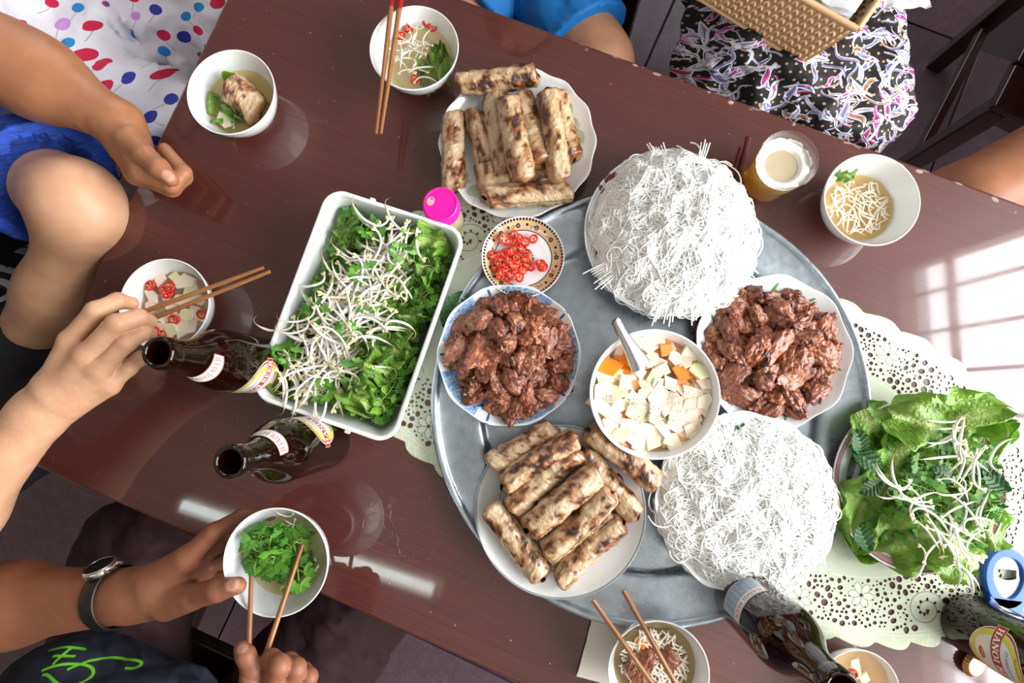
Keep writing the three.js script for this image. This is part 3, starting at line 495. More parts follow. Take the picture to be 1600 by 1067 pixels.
{
  const a = new THREE.Mesh(noodleHeap(0.100, 0.066, 340, 5, 0.5, 0.014, [[2.62, 9, 0.048], [1.75, 8, 0.044], [1.35, 7, 0.042], [-1.75, 7, 0.04], [-1.2, 4, 0.046], [0.55, 6, 0.04]]), M.noodle); a.position.set(pNood1.p.x + 0.006, pNood1.p.y + 0.012, pNood1.p.z); a.scale.set(1, 1, 1.02); stuff(a, 'rice_noodles', 'tall heap of white rice noodles in flat bundles', 'noodles');
  const b = new THREE.Mesh(noodleHeap(0.101, 0.038, 350, 9, 0.18, 0.012), M.noodle); b.position.set(pNood2.p.x, pNood2.p.y + 0.01, pNood2.p.z); stuff(b, 'rice_noodles', 'flatter heap of curly white rice noodles with green flecks', 'noodles');
}

// ---------------------------------------------------------------- bean sprouts
function sproutGeo(seed) {
  const rd = mulberry(seed * 31 + 7), q = (a, b) => a + (b - a) * rd(), B = new Builder(), len = q(0.042, 0.064), pts = [], n = 16; let x = -len / 2, z = 0, d = q(-0.4, 0.4), y = 0; const hook = rd() < 0.35 ? q(0.1, 0.3) : q(-0.09, 0.09), up = q(-0.12, 0.12);
  for (let k = 0; k < n; k++) { pts.push(V(x, y, z)); d += (k < 5 ? hook * 1.2 : hook * 0.35) + q(-0.05, 0.05); x += Math.cos(d) * len / n; z += Math.sin(d) * len / n; y += up * len / n * Math.sin(k * 0.5); }
  const Wt = C(236, 233, 222), Yl = C(226, 218, 176), Br = C(196, 168, 120);
  B.tube(pts, (t) => 0.00145 * (t < 0.78 ? 0.78 + 0.3 * Math.sin(t * 3) : lerp(1, 0.2, (t - 0.78) / 0.22)), 7, (t) => t < 0.08 ? Yl : t > 0.78 ? Wt.clone().lerp(Br, (t - 0.78) / 0.22) : Wt);
  const tail = [], e = pts[n - 1]; for (let k = 0; k < 6; k++) tail.push(V(e.x + Math.cos(d + k * 0.2) * k * 0.002, e.y, e.z + Math.sin(d + k * 0.2) * k * 0.002)); B.tube(tail, (t) => 0.00035 * (1.1 - t), 4, Br);
  for (const s of [-1, 1]) { const h = new THREE.SphereGeometry(1, 10, 8).scale(0.0029, 0.0013, 0.0016).rotateY(s * 0.35).translate(pts[0].x - 0.0022, pts[0].y, pts[0].z + s * 0.0012); B.add(h, Yl); }
  return B.geo();
}
const sprouts = []; for (let k = 0; k < 12; k++) sprouts.push(sproutGeo(k + 1));
M.sprout = mat(0xffffff, 0.35, { vertexColors: true, clearcoat: 0.3, clearcoatRoughness: 0.3 });
function sprout(pos, label, grp, s = 1, tilt = 0.3) { const m = new THREE.Mesh(pick(sprouts), M.sprout); m.position.copy(pos); m.rotation.set(R(-tilt, tilt), R(0, 6.283), R(-tilt, tilt)); m.scale.setScalar(s); return put(m, 'bean_sprout', label, 'bean sprout', grp); }

// ---------------------------------------------------------------- leaves and herbs
const crinkle = dataTex(256, 256, (u, v) => { const s = 128 + 130 * (Math.abs(noise3(u * 9, v * 9, 2)) - 0.35) + 90 * fbm(u * 20, v * 20, 7, 3); return [s, s, s].map((z) => clamp(z, 0, 255)); });
M.leaf = mat(0xffffff, 0.42, { bumpMap: crinkle, bumpScale: 0.0024, vertexColors: true, side: THREE.DoubleSide, transmission: 0.22, thickness: 0, clearcoat: 0.25, clearcoatRoughness: 0.35 });
M.herb = mat(0xffffff, 0.5, { vertexColors: true, side: THREE.DoubleSide, transmission: 0.15, thickness: 0 });
function lettuceGeo(seed, len, wid, dark = 0) {
  const o = seed * 5.1, A = C(140, 182, 50), B = C(96, 150, 38), E = C(206, 222, 140), D = C(52, 104, 28);
  return gridGeo(26, 22, (s, t) => {
    const x = s * 2 - 1, prof = Math.pow(Math.sin(Math.PI * (0.12 + 0.86 * t)), 0.6), edge = 1 + 0.12 * noise3(o, t * 5, x > 0 ? 1 : -1), ruff = 0.012 * Math.pow(Math.abs(x), 2.2) * Math.sin(t * 15 + o + x * 3) + 0.010 * Math.pow(t, 4) * Math.sin(x * 9 + o);
    return V((t - 0.5) * len, ruff + 0.014 * noise3(o + t * 1.6, x * 1.2, o) + 0.010 * x * x * Math.sin(o) + 0.012 * Math.sin(t * 2.6 + o), x * wid / 2 * prof * edge);
  }, false, (s, t) => { const x = Math.abs(s * 2 - 1), n = fbm(t * 5 + o, s * 5, o, 3), rib = Math.exp(-x * x * 120 * (0.4 + t)) * (1 - t * 0.6) + 0.5 * Math.exp(-Math.pow(((x * 3 + t * 3) % 1) - 0.5, 2) * 90) * (1 - t) * 0.5; return A.clone().lerp(B, clamp(0.5 + n)).lerp(D, dark * 0.7 + 0.25 * clamp(n)).lerp(E, clamp(rib)); });
}
function leafletShape(r, lobes, teeth) {                // a fan of toothed lobes
  const pts = [[0, 0]], N = lobes * teeth * 2; for (let k = 0; k <= N; k++) { const f = k / N, a = lerp(-1.25, 1.25, f), lobe = 0.72 + 0.28 * Math.abs(Math.sin(f * Math.PI * lobes)), tooth = k % 2 ? 1 : 0.84; pts.push([Math.cos(a) * r * lobe * tooth, Math.sin(a) * r * lobe * tooth]); } return pts;
}
function sprigGeo(seed) {
  const rd = mulberry(seed * 17 + 3), q = (a, b) => a + (b - a) * rd(), B = new Builder(), A = C(66, 132, 34), D = C(34, 90, 28), L = C(122, 172, 56), St = C(122, 164, 66);
  const stem = [], L0 = q(0.03, 0.05); let x = 0, z = 0, d = 0; for (let k = 0; k < 9; k++) { stem.push(V(x, 0.002 * Math.sin(k), z)); d += q(-0.15, 0.15); x += Math.cos(d) * L0 / 8; z += Math.sin(d) * L0 / 8; }
  B.tube(stem, 0.0008, 5, St);
  const leaf = (px, pz, ang, r) => {
    const sh = leafletShape(r, 3, 3), tilt = q(-0.5, 0.5), curl = q(20, 60) * (rd() > 0.5 ? 1 : -1), base = A.clone().lerp(rd() > 0.6 ? L : D, q(0, 0.8)), idx = [];
    const nx = V(Math.sin(tilt) * Math.sin(ang), Math.cos(tilt), -Math.sin(tilt) * Math.cos(ang)).normalize();
    for (const [lx, lz] of sh) { const yy = curl * lx * lz * 0.5 + curl * 0.3 * lx * lx + Math.sin(tilt) * lz; idx.push(B.vert(V(px + Math.cos(ang) * lx - Math.sin(ang) * lz, yy + 0.001, pz + Math.sin(ang) * lx + Math.cos(ang) * lz), nx.clone().add(V(curl * lz * 0.3, 0, 0)).normalize(), base.clone().lerp(L, lx < r * 0.3 ? 0.5 : 0))); }
    for (let k = 1; k < idx.length - 1; k++) B.i.push(idx[0], idx[k + 1], idx[k]);
  };
  const e = stem[8]; for (let k = -1; k <= 1; k++) leaf(e.x + 0.003 * Math.cos(d + k), e.z + 0.003 * Math.sin(d + k), d + k * 1.1, q(0.010, 0.015));
  for (const at_ of [3, 5, 6]) for (const s of [-1, 1]) { const p = stem[at_], a = d + s * q(0.9, 1.4), l = q(0.006, 0.012); const tip = V(p.x + Math.cos(a) * l, 0.001, p.z + Math.sin(a) * l); B.tube([p, V().lerpVectors(p, tip, 0.5), tip], 0.0006, 4, St); leaf(tip.x, tip.z, a, q(0.008, 0.013)); }
  const g = B.geo(); g.computeBoundingBox(); const c = g.boundingBox.getCenter(V()); g.translate(-c.x, 0, -c.z); return g;
}
function mintGeo(seed) {
  const o = seed * 3.3, A = C(40, 100, 38), D = C(24, 70, 30), E = C(116, 164, 92), len = 0.046, wid = 0.03;
  return gridGeo(25, 15, (s, t) => { const x = s * 2 - 1, w = Math.pow(Math.sin(Math.PI * clamp(0.03 + 0.94 * t)), 0.75) * (1 + 0.07 * ((Math.round(t * 24) % 2) ? 1 : -1) * Math.abs(x)); return V((t - 0.5) * len, 0.006 * Math.sin(t * 3 + o) + 0.004 * Math.abs(x) + 0.0015 * Math.sin(t * 40 + Math.abs(x) * 8), x * wid / 2 * w); }, false,
    (s, t) => { const x = Math.abs(s * 2 - 1), v = Math.exp(-x * x * 160) + 0.5 * Math.exp(-Math.pow(((t * 8 - x * 1.6) % 1 + 1) % 1 - 0.5, 2) * 80); return A.clone().lerp(D, clamp(0.5 + fbm(t * 4 + o, s * 4, 2, 2))).lerp(E, clamp(v) * 0.6); });
}
const lettuces = [], sprigs = [], mints = [], bigLettuce = [];
for (let k = 0; k < 8; k++) { lettuces.push(lettuceGeo(k + 1, R(0.045, 0.065), R(0.034, 0.05), k % 3 === 0 ? 0.6 : 0)); sprigs.push(sprigGeo(k + 1)); sprigs.push(sprigGeo(k + 40)); }
for (let k = 0; k < 5; k++) { bigLettuce.push(lettuceGeo(k + 21, R(0.088, 0.11), R(0.07, 0.088))); mints.push(mintGeo(k + 1)); }
function leafy(geo, m, name, cat, pos, label, grp, tilt = 0.5, s = 1, turn) { const o = new THREE.Mesh(geo, m); o.position.copy(pos); o.rotation.set(R(-tilt, tilt), turn ?? R(0, 6.283), R(-tilt, tilt)); o.scale.setScalar(s); return put(o, name, label, cat, grp); }

// the heaped box: leaves at the bottom and the sides, sprouts in a loose band along the middle
{
  const h0 = 0.02;
  for (let k = 0; k < 60; k++) { const l = R(-0.8, 0.8), w = R(-0.68, 0.68); leafy(pick(lettuces), M.leaf, 'lettuce_leaf', 'lettuce', boxAt(l, w, h0 + R(0, 0.026)), 'torn bright green lettuce leaf in the white plastic box', 'lettuce in the plastic box', 0.4, R(0.9, 1.15)); }
  for (let k = 0; k < 90; k++) { const l = R(-0.84, 0.84), w = k < 54 ? (rnd() < 0.7 ? R(-0.76, -0.25) : R(0.55, 0.72)) : R(-0.7, 0.7); leafy(pick(sprigs), M.herb, 'coriander_sprig', 'herb', boxAt(l, w, h0 + 0.022 + R(0, 0.020)), 'dark green coriander sprig in the white plastic box', 'coriander in the plastic box', 0.5, R(0.62, 0.95)); }
  for (let k = 0; k < 16; k++) leafy(pick(lettuces), M.leaf, 'lettuce_leaf', 'lettuce', boxAt(R(-0.72, 0.72), R(-0.62, -0.1), h0 + 0.04 + R(0, 0.006)), 'torn bright green lettuce leaf in the white plastic box', 'lettuce in the plastic box', 0.35, R(0.8, 1));
  for (let k = 0; k < 285; k++) {
    const l = R(-0.72, 0.76), c = 0.18 + 0.16 * Math.sin(l * 2.4), sp = l < -0.25 ? 0.32 : l > 0.25 ? 0.5 : 0.4; let w = c + (rnd() + rnd() - 1) * sp * 1.1; w = clamp(w - 0.06, -0.6, 0.58);
    sprout(boxAt(l, w, h0 + 0.042 + R(0, 0.016) - 0.008 * Math.abs(w - c)), 'white bean sprout heaped in the white plastic box', 'bean sprouts in the plastic box', R(0.85, 1.15), 0.28);
  }
  for (const [l, w] of [[-0.6, -0.35], [-0.35, 0.05], [-0.1, -0.05], [0.2, 0.0], [0.5, -0.2], [0.75, 0.1], [-0.75, 0.25], [0.1, 0.55], [0.55, 0.7]]) leafy(pick(sprigs), M.herb, 'coriander_sprig', 'herb', boxAt(l, w, h0 + 0.056), 'dark green coriander sprig in the white plastic box', 'coriander in the plastic box', 0.4, 0.8);
}
// the herb plate
{
  const p = pHerb.p, pt = (px, py, h) => at(px, py, h);
  for (const [px, py, h, k, t] of [[1440, 660, 0.046, 0, 0.3], [1500, 650, 0.05, 1, -0.35], [1385, 690, 0.04, 2, 0.9], [1360, 800, 0.042, 3, 2.0], [1400, 845, 0.036, 4, 2.6], [1470, 855, 0.036, 0, 3.4], [1530, 800, 0.03, 1, 4.6], [1540, 700, 0.04, 2, 5.4], [1450, 760, 0.03, 3, 1.2], [1390, 740, 0.035, 4, 1.8]])
    leafy(bigLettuce[k], M.leaf, 'lettuce_leaf', 'lettuce', pt(px, py, h), 'large ruffled lettuce leaf on the rose-banded plate', 'lettuce on the herb plate', 0.3, R(0.82, 0.96), -t);
  for (let k = 0; k < 40; k++) { const a = R(0, 6.283), r = 0.084 * Math.sqrt(rnd()), o = V(p.x + Math.cos(a) * r, p.y + 0.045 + R(-0.006, 0.016) - r * 0.16, p.z + Math.sin(a) * r); leafy(pick(sprigs), M.herb, 'coriander_sprig', 'herb', o, 'green coriander sprig on the rose-banded plate', 'coriander on the herb plate', 0.6, R(0.6, 0.95)); }
  for (const [px, py] of [[1340, 690], [1352, 720], [1545, 735], [1556, 750], [1470, 740], [1500, 790], [1420, 790], [1360, 760], [1480, 690], [1350, 840]]) leafy(pick(mints), M.herb, 'mint_leaf', 'herb', pt(px, py, 0.052), 'dark green toothed mint leaf on the rose-banded plate', 'mint on the herb plate', 0.4, R(0.6, 0.85));
  for (const [px, py, sp, n] of [[1480, 690, 24, 9], [1505, 735, 30, 10], [1440, 775, 24, 6], [1505, 800, 26, 6], [1485, 845, 30, 14], [1500, 850, 18, 6], [1390, 785, 16, 3]]) for (let k = 0; k < n; k++) sprout(pt(px + R(-sp, sp), py + R(-sp, sp) * 0.7, 0.062 + R(0, 0.012)), 'white bean sprout on the rose-banded plate', 'bean sprouts on the herb plate', R(0.75, 0.98), 0.3);
  leafy(mints[1], M.herb, 'mint_leaf', 'herb', pt(711, 485, 0.02), 'dark mint leaf lying between the plastic box and the tray', undefined, 0.05, 1.15, 1.1);
}
// ---------------------------------------------------------------- chilli, radish and what floats in the bowls
function chilliGeo(seed) {
  const rd = mulberry(seed + 91), B = new Builder(), red = C(226, 42, 24), deep = C(196, 20, 16), pale = C(238, 178, 110), seedc = C(240, 214, 160);
  const r = 0.0037 + 0.0008 * rd(), h = 0.0016; const ring = new THREE.TorusGeometry(r, 0.0012, 8, 22).rotateX(Math.PI / 2).scale(1, 1.4, 0.86); B.add(ring, (p) => Math.abs(p.y) > 0.0009 ? red : deep);
  B.add(new THREE.CylinderGeometry(r * 0.5, r * 0.5, h * 0.6, 10).scale(1, 1, 0.5), C(226, 96, 50)); for (let k = 0; k < 4; k++) { const a = k * 1.57 + rd(); B.add(new THREE.SphereGeometry(0.0008, 7, 5).scale(1.2, 0.6, 1).translate(Math.cos(a) * r * 0.55, h * 0.4, Math.sin(a) * r * 0.5), k % 2 ? seedc : pale); }
  return B.geo();
}
const chillies = [1, 2, 3, 4].map(chilliGeo); M.chilli = mat(0xffffff, 0.28, { vertexColors: true, clearcoat: 0.5, clearcoatRoughness: 0.2 });
function chilli(pos, label, grp, s = 1, tilt = 0.6) { const m = new THREE.Mesh(pick(chillies), M.chilli); m.position.copy(pos); m.rotation.set(R(-tilt, tilt), R(0, 6.28), R(-tilt, tilt)); m.scale.setScalar(s); return put(m, 'chilli_slice', label, 'chilli', grp); }
for (const [cx, cy] of [[786, 372], [793, 375], [803, 367], [812, 373], [820, 378], [833, 374], [806, 379], [770, 399], [781, 399], [789, 396], [796, 394], [803, 391], [816, 389], [822, 396], [780, 410], [776, 416], [788, 413], [800, 403], [808, 404], [795, 408], [812, 411], [818, 415], [825, 412], [802, 414], [794, 420], [807, 419], [785, 426], [794, 433], [800, 430], [808, 426], [816, 422], [812, 432], [845, 410], [849, 417], [787, 403], [829, 417], [781, 431], [820, 404]]) chilli(at(cx + R(-1, 1), cy + R(-1, 1), 0.0345 + R(0, 0.004)), 'round slice of red chilli on the flower-banded saucer', 'chilli slices on the saucer', R(1.2, 1.5));

function chunkGeo(seed, L, W, T) {                       // a flat, unevenly cut slice
  const rd = mulberry(seed * 7 + 1), n = 4 + Math.floor(rd() * 2), sh = new THREE.Shape(); for (let k = 0; k < n; k++) { const a = k / n * 6.283 + rd() * 0.5, r = 0.85 + rd() * 0.3; k ? sh.lineTo(Math.cos(a) * L * r, Math.sin(a) * W * r) : sh.moveTo(Math.cos(a) * L * r, Math.sin(a) * W * r); } sh.closePath();
  return new THREE.ExtrudeGeometry(sh, { depth: T, bevelEnabled: true, bevelSize: 0.0004, bevelThickness: 0.0004, bevelSegments: 1 }).rotateX(-Math.PI / 2);
}
const chunks = []; for (let k = 0; k < 12; k++) chunks.push(chunkGeo(k + 1, R(0.008, 0.016), R(0.006, 0.0095), R(0.002, 0.0035)));
M.radish = [mat(C(246, 226, 206), 0.35), mat(C(244, 234, 206), 0.35), mat(C(244, 210, 188), 0.35), mat(C(232, 230, 184), 0.35)]; M.carrot = mat(C(240, 128, 24), 0.35);
function chunk(pos, m, name, label, cat, grp, s = 1, tilt = 0.35) { const o = new THREE.Mesh(pick(chunks), m); o.position.copy(pos); o.rotation.set(R(-tilt, tilt), R(0, 6.28), R(-tilt, tilt)); o.scale.setScalar(s); return put(o, name, label, cat, grp); }
{
  const p = pSauce.p, r = pSauce.r * 0.84, spots = [];
  for (let k = 0; k < 104; k++) { let best, bd = -1; for (let j = 0; j < 14; j++) { const rr = r * Math.sqrt(rnd()), a = R(0, 6.28), q = [Math.cos(a) * rr, Math.sin(a) * rr]; let d = 9; for (const s of spots) d = Math.min(d, Math.hypot(s[0] - q[0], s[1] - q[1])); if (d > bd) { bd = d; best = q; } } spots.push(best); if (k === 52) spots.length = 0;
    const carrot = k % 13 === 5; chunk(V(p.x + best[0], p.y + (k < 52 ? 0.0455 : 0.0495) + R(0, 0.002), p.z + best[1]), carrot ? M.carrot : pick(M.radish), carrot ? 'carrot_slice' : 'radish_slice', carrot ? 'orange carrot slice floating in the deep sauce bowl' : 'pale radish slice floating in the deep sauce bowl', 'vegetable slice', carrot ? 'carrot in the sauce bowl' : 'radish in the sauce bowl', R(0.9, 1.45), 0.25); }
  const pep = new THREE.InstancedMesh(new THREE.IcosahedronGeometry(0.0005, 0), mat(C(40, 34, 30), 0.7), 330), mm = new THREE.Matrix4();
  const cl = [[952, 622, 12], [985, 630, 10], [1018, 640, 16], [1035, 655, 12], [1050, 622, 18], [1070, 610, 16], [1000, 650, 22], [1040, 640, 30]]; for (let k = 0; k < 330; k++) { const [cx, cy, s] = cl[k % cl.length], q = at(cx + (rnd() + rnd() - 1) * s, cy + (rnd() + rnd() - 1) * s, 0.0605); mm.makeScale(R(0.6, 1.3), R(0.6, 1.3), R(0.6, 1.3)).setPosition(q.x, p.y + 0.0575 + R(0, 0.0012), q.z); pep.setMatrixAt(k, mm); }
  stuff(pep, 'ground_pepper', 'specks of ground black pepper over the radish', 'pepper');
}
const flat = (px, py, bowl, lvl) => { const q = at(px, py, bowl.y - TOP + lvl); return q; };
// bowl with a bitten roll
{
  const m = new THREE.Mesh(rollGeo(36, 0.05, 0.0205), M.roll); m.position.copy(flat(386, 160, bA, 0.034)); m.rotation.set(Math.PI / 2, 0, -0.45, 'YXZ'); m.rotation.y = 0.35; put(m, 'spring_roll', 'half spring roll floating in the clear broth', 'spring roll');
  leafy(lettuces[1], M.leaf, 'lettuce_leaf', 'lettuce', flat(346, 152, bA, 0.038), 'lettuce leaf floating beside the half spring roll', undefined, 0.04, 1.15, 1.0);
  leafy(lettuces[3], M.leaf, 'lettuce_leaf', 'lettuce', flat(372, 168, bA, 0.028), 'sunken lettuce piece beneath the half spring roll', undefined, 0.1, 0.8, 2.0);
  chunk(flat(352, 188, bA, 0.029), M.radish[1], 'radish_slice', 'radish slice below the half spring roll', 'vegetable slice', undefined, 1.0, 0.1); chunk(flat(366, 128, bA, 0.026), M.radish[0], 'radish_slice', 'radish slice sunk behind the floating lettuce leaf', 'vegetable slice', undefined, 0.9, 0.1);
  sprout(flat(366, 182, bA, 0.033), 'bean sprout curled beside the half spring roll', undefined, 0.5, 0.05);
}
// bowl with sprouts under the chopsticks
{
  for (let k = 0; k < 26; k++) sprout(flat(644 + R(-20, 16), 82 + R(-22, 26), bB, 0.034 + R(0, 0.006)), 'bean sprout in the bowl crossed by red-tipped chopsticks', 'bean sprouts in the crossed bowl', R(0.55, 0.72), 0.15);
  for (const [px, py, k, t] of [[684, 88, 0, 1.2], [672, 102, 2, 0.3], [688, 108, 5, 1.5], [668, 118, 6, 2.2]]) leafy(lettuces[k], M.leaf, 'lettuce_leaf', 'lettuce', flat(px, py, bB, 0.031), 'lettuce piece in the bowl crossed by red-tipped chopsticks', 'lettuce in the crossed bowl', 0.25, 0.62, t);
  for (const [px, py] of [[638, 45], [626, 56], [668, 36], [648, 124], [676, 42]]) chilli(flat(px, py, bB, 0.034), 'chilli slice in the bowl crossed by red-tipped chopsticks', 'chilli in the crossed bowl', 1.3, 0.4);
}
// bowl under the reaching hand
for (const [px, py, k] of [[274, 433, 3], [290, 441, 1], [252, 436, 0], [240, 462, 0], [262, 455, 2], [300, 455, 3], [288, 470, 2], [270, 478, 0], [312, 470, 1], [294, 492, 3], [276, 500, 2], [258, 497, 0], [300, 508, 0], [286, 514, 1], [248, 512, 2], [310, 490, 0], [235, 480, 2], [268, 516, 3]]) chunk(flat(px, py, bC, 0.030 + R(0, 0.003)), M.radish[k], 'radish_slice', 'radish slice in the bowl under the reaching hand', 'vegetable slice', 'radish under the reaching hand', R(0.9, 1.2), 0.12);
for (const [px, py] of [[235, 446], [257, 454], [266, 448], [272, 499], [316, 491], [243, 519], [253, 524], [262, 459]]) chilli(flat(px, py, bC, 0.0355), 'chilli slice in the bowl under the reaching hand', 'chilli under the reaching hand', 1.55, 0.25);
// held bowl of herbs
for (let k = 0; k < 20; k++) leafy(pick(sprigs), M.herb, 'coriander_sprig', 'herb', flat(432 + R(-34, 34), 862 + R(-26, 34), bD, 0.036 + R(0, 0.012)), 'coriander sprig heaped in the held rice bowl', 'coriander in the held bowl', 0.5, R(0.75, 1));
for (const [px, py, k] of [[410, 850, 0], [438, 880, 3], [455, 905, 5], [420, 885, 6], [470, 880, 1]]) leafy(lettuces[k], M.leaf, 'lettuce_leaf', 'lettuce', flat(px, py, bD, 0.034), 'lettuce piece heaped in the held rice bowl', 'lettuce in the held bowl', 0.4, 0.55);
for (let k = 0; k < 7; k++) sprout(flat(445 + R(-18, 18), 822 + R(-8, 14), bD, 0.04), 'bean sprout tucked under the coriander in the held bowl', 'bean sprouts in the held bowl', 0.42, 0.2);
// loose noodles lying in a bowl of broth
function looseNoodles(bowl, r, n, lvl, seed, label, gap = 0.0026) {
  const rd = mulberry(seed), q = (a, b) => a + (b - a) * rd(), B = new Builder();
  for (let k = 0; k < n; k++) { let a = q(0, 6.28), rr = r * Math.sqrt(rd()) * 0.9, x = Math.cos(a) * rr, z = Math.sin(a) * rr, d = q(0, 6.28); const bend = q(-0.4, 0.4), pts = []; for (let j = 0; j < 20; j++) { pts.push(V(x, lvl + 0.0015 * Math.sin(j * 0.6 + k) + q(0, 0.0006), z)); d += bend + 0.2 * Math.sin(j + k); x += Math.cos(d) * 0.004; z += Math.sin(d) * 0.004; if (Math.hypot(x, z) > r) d = Math.atan2(-z, -x) + q(-0.8, 0.8); } B.tube(pts, 0.001, 6, C(240, 232, 214)); }
  const m = new THREE.Mesh(B.geo(), M.noodle); m.position.copy(bowl); return stuff(m, 'rice_noodles', label, 'noodles');
}
looseNoodles(bE, 0.036, 30, 0.0268, 4, 'thin noodles in amber broth beside the beer glass');
leafy(lettuces[2], M.leaf, 'lettuce_leaf', 'lettuce', at(1322, 273, 0.045), 'scrap of lettuce stuck inside the noodle bowl by the beer glass', undefined, 0.1, 0.42, 2.6).rotateX(0.5);
looseNoodles(bF, 0.038, 44, 0.0345, 6, 'noodles over meat in the bowl by the paper napkin');
for (const [px, py] of [[985, 1045], [1000, 1060], [1010, 1030], [1045, 1025], [1000, 1020]]) { const m = meat(flat(px, py, bF, 0.032), 0.95, 0.2); put(m, 'grilled_pork', 'slice of pork in the bowl by the paper napkin', 'meat', 'pork in the napkin bowl'); }
chunk(flat(1003, 1003, bF, 0.034), M.carrot, 'carrot_slice', 'carrot strip in the noodle bowl by the paper napkin', 'vegetable slice', undefined, 0.8, 0.1);
for (const [px, py] of [[1322, 1052], [1336, 1046], [1330, 1062], [1350, 1058]]) chunk(flat(px, py, bG, 0.031), pick(M.radish), 'radish_slice', 'radish slice in the small dipping bowl', 'vegetable slice', 'radish in the dipping bowl', 0.9, 0.2);
chilli(flat(1333, 1052, bG, 0.035), 'chilli slice in the small dipping bowl', undefined, 1.2, 0.3);
// green flecks and scraps on the flatter noodles
for (const [px, py] of [[1152, 668], [1160, 664], [1250, 705], [1130, 890], [1125, 884]]) leafy(mints[2], M.herb, 'herb_fleck', 'herb', at(px, py, 0.05), 'tiny green herb fleck on the curly noodles', 'green flecks on the curly noodles', 0.4, 0.14);

// ---------------------------------------------------------------- beer bottles
M.amber = mat(C(66, 27, 9), 0.05, { transmission: 0.88, thickness: 0, ior: 1.5 });
const bottleGeo = turned([[0, 0.008], [0.02, 0.006], [0.031, 0], [0.0342, 0.006], [0.0345, 0.04], [0.0345, 0.09], [0.0345, 0.125], [0.0335, 0.14], [0.029, 0.157], [0.022, 0.174], [0.0168, 0.192], [0.0145, 0.212], [0.0138, 0.222], [0.0155, 0.2235], [0.0158, 0.229], [0.0152, 0.2375], [0.0135, 0.24], [0.0108, 0.2385], [0.0098, 0.232], [0.0105, 0.21], [0.0125, 0.195]], 64);
const redBand = 'rgb(150,28,44)';
const bodyLabel = canvas(512, 512, (x) => {
  const outline = () => { x.beginPath(); x.moveTo(40, 250); x.bezierCurveTo(40, 90, 180, 20, 300, 40); x.bezierCurveTo(420, 60, 480, 150, 474, 250); x.bezierCurveTo(474, 380, 380, 470, 255, 500); x.bezierCurveTo(120, 460, 40, 380, 40, 250); x.closePath(); };
  outline(); x.fillStyle = 'rgb(232,228,214)'; x.fill(); x.save(); outline(); x.clip(); x.lineWidth = 44; x.strokeStyle = redBand; x.stroke(); x.lineWidth = 14; x.strokeStyle = 'rgb(224,220,210)'; x.stroke();
  x.lineWidth = 46; x.strokeStyle = 'rgb(198,184,62)'; x.beginPath(); x.ellipse(256, 268, 172, 192, 0, 0, 7); x.stroke(); x.fillStyle = 'rgb(196,204,206)'; x.beginPath(); x.ellipse(256, 268, 150, 170, 0, 0, 7); x.fill();
  x.fillStyle = 'rgb(222,196,188)'; x.beginPath(); x.ellipse(256, 380, 120, 58, 0, 0, 7); x.fill(); x.fillStyle = 'rgb(150,66,60)'; x.beginPath(); x.ellipse(256, 384, 44, 24, 0, 0, 7); x.fill(); x.fillStyle = 'rgb(190,150,90)'; x.fillRect(232, 372, 48, 18); x.restore();
  x.fillStyle = redBand; x.fillRect(20, 208, 472, 92); x.strokeStyle = 'rgb(220,190,110)'; x.lineWidth = 4; x.strokeRect(20, 210, 472, 88);
  x.fillStyle = '#f4efe6'; x.font = 'bold 74px serif'; x.textAlign = 'center'; x.fillText('HANOI BEER', 256, 280, 440); x.font = 'bold 26px serif'; x.fillStyle = 'rgb(90,80,40)'; x.fillText('BIA HA NOI', 256, 96); x.fillStyle = 'rgb(96,96,104)'; x.font = 'italic bold 40px serif'; x.fillText('Premium', 256, 172);
});
const neckLabel = canvas(512, 192, (x) => { x.beginPath(); x.moveTo(8, 60); x.quadraticCurveTo(256, 10, 504, 60); x.lineTo(480, 150); x.quadraticCurveTo(256, 190, 32, 150); x.closePath(); x.fillStyle = 'rgb(228,226,222)'; x.fill(); x.lineWidth = 10; x.strokeStyle = 'rgb(150,90,60)'; x.stroke(); x.fillStyle = redBand; x.font = 'bold 84px serif'; x.textAlign = 'center'; x.fillText('HANOI BEER', 256, 124, 430); x.font = 'bold 24px serif'; x.fillText('BIA HA NOI', 256, 152); });
const backLabel = canvas(512, 384, (x) => { x.fillStyle = 'rgb(196,182,150)'; x.fillRect(0, 0, 512, 384); x.fillStyle = 'rgb(214,216,214)'; x.fillRect(10, 10, 492, 364); x.strokeStyle = 'rgb(60,60,66)'; x.lineWidth = 5; x.strokeRect(18, 18, 476, 348); x.fillStyle = 'rgb(150,168,186)'; x.fillRect(24, 118, 464, 242); x.fillStyle = redBand; x.font = 'bold 72px serif'; x.textAlign = 'center'; x.fillText('HANOI BEER', 256, 94, 440); x.fillStyle = 'rgb(72,86,104)'; for (let k = 0; k < 7; k++) for (let j = 0; j < 7; j++) x.fillRect(44 + j * 62 + R(0, 8), 140 + k * 31, R(30, 54), 9); });
const paper = (map) => mat(0xffffff, 0.42, { map, alphaTest: 0.5, side: THREE.DoubleSide, clearcoat: 0.2 });
const paperBody = paper(bodyLabel), paperNeck = paper(neckLabel), paperBack = paper(backLabel);
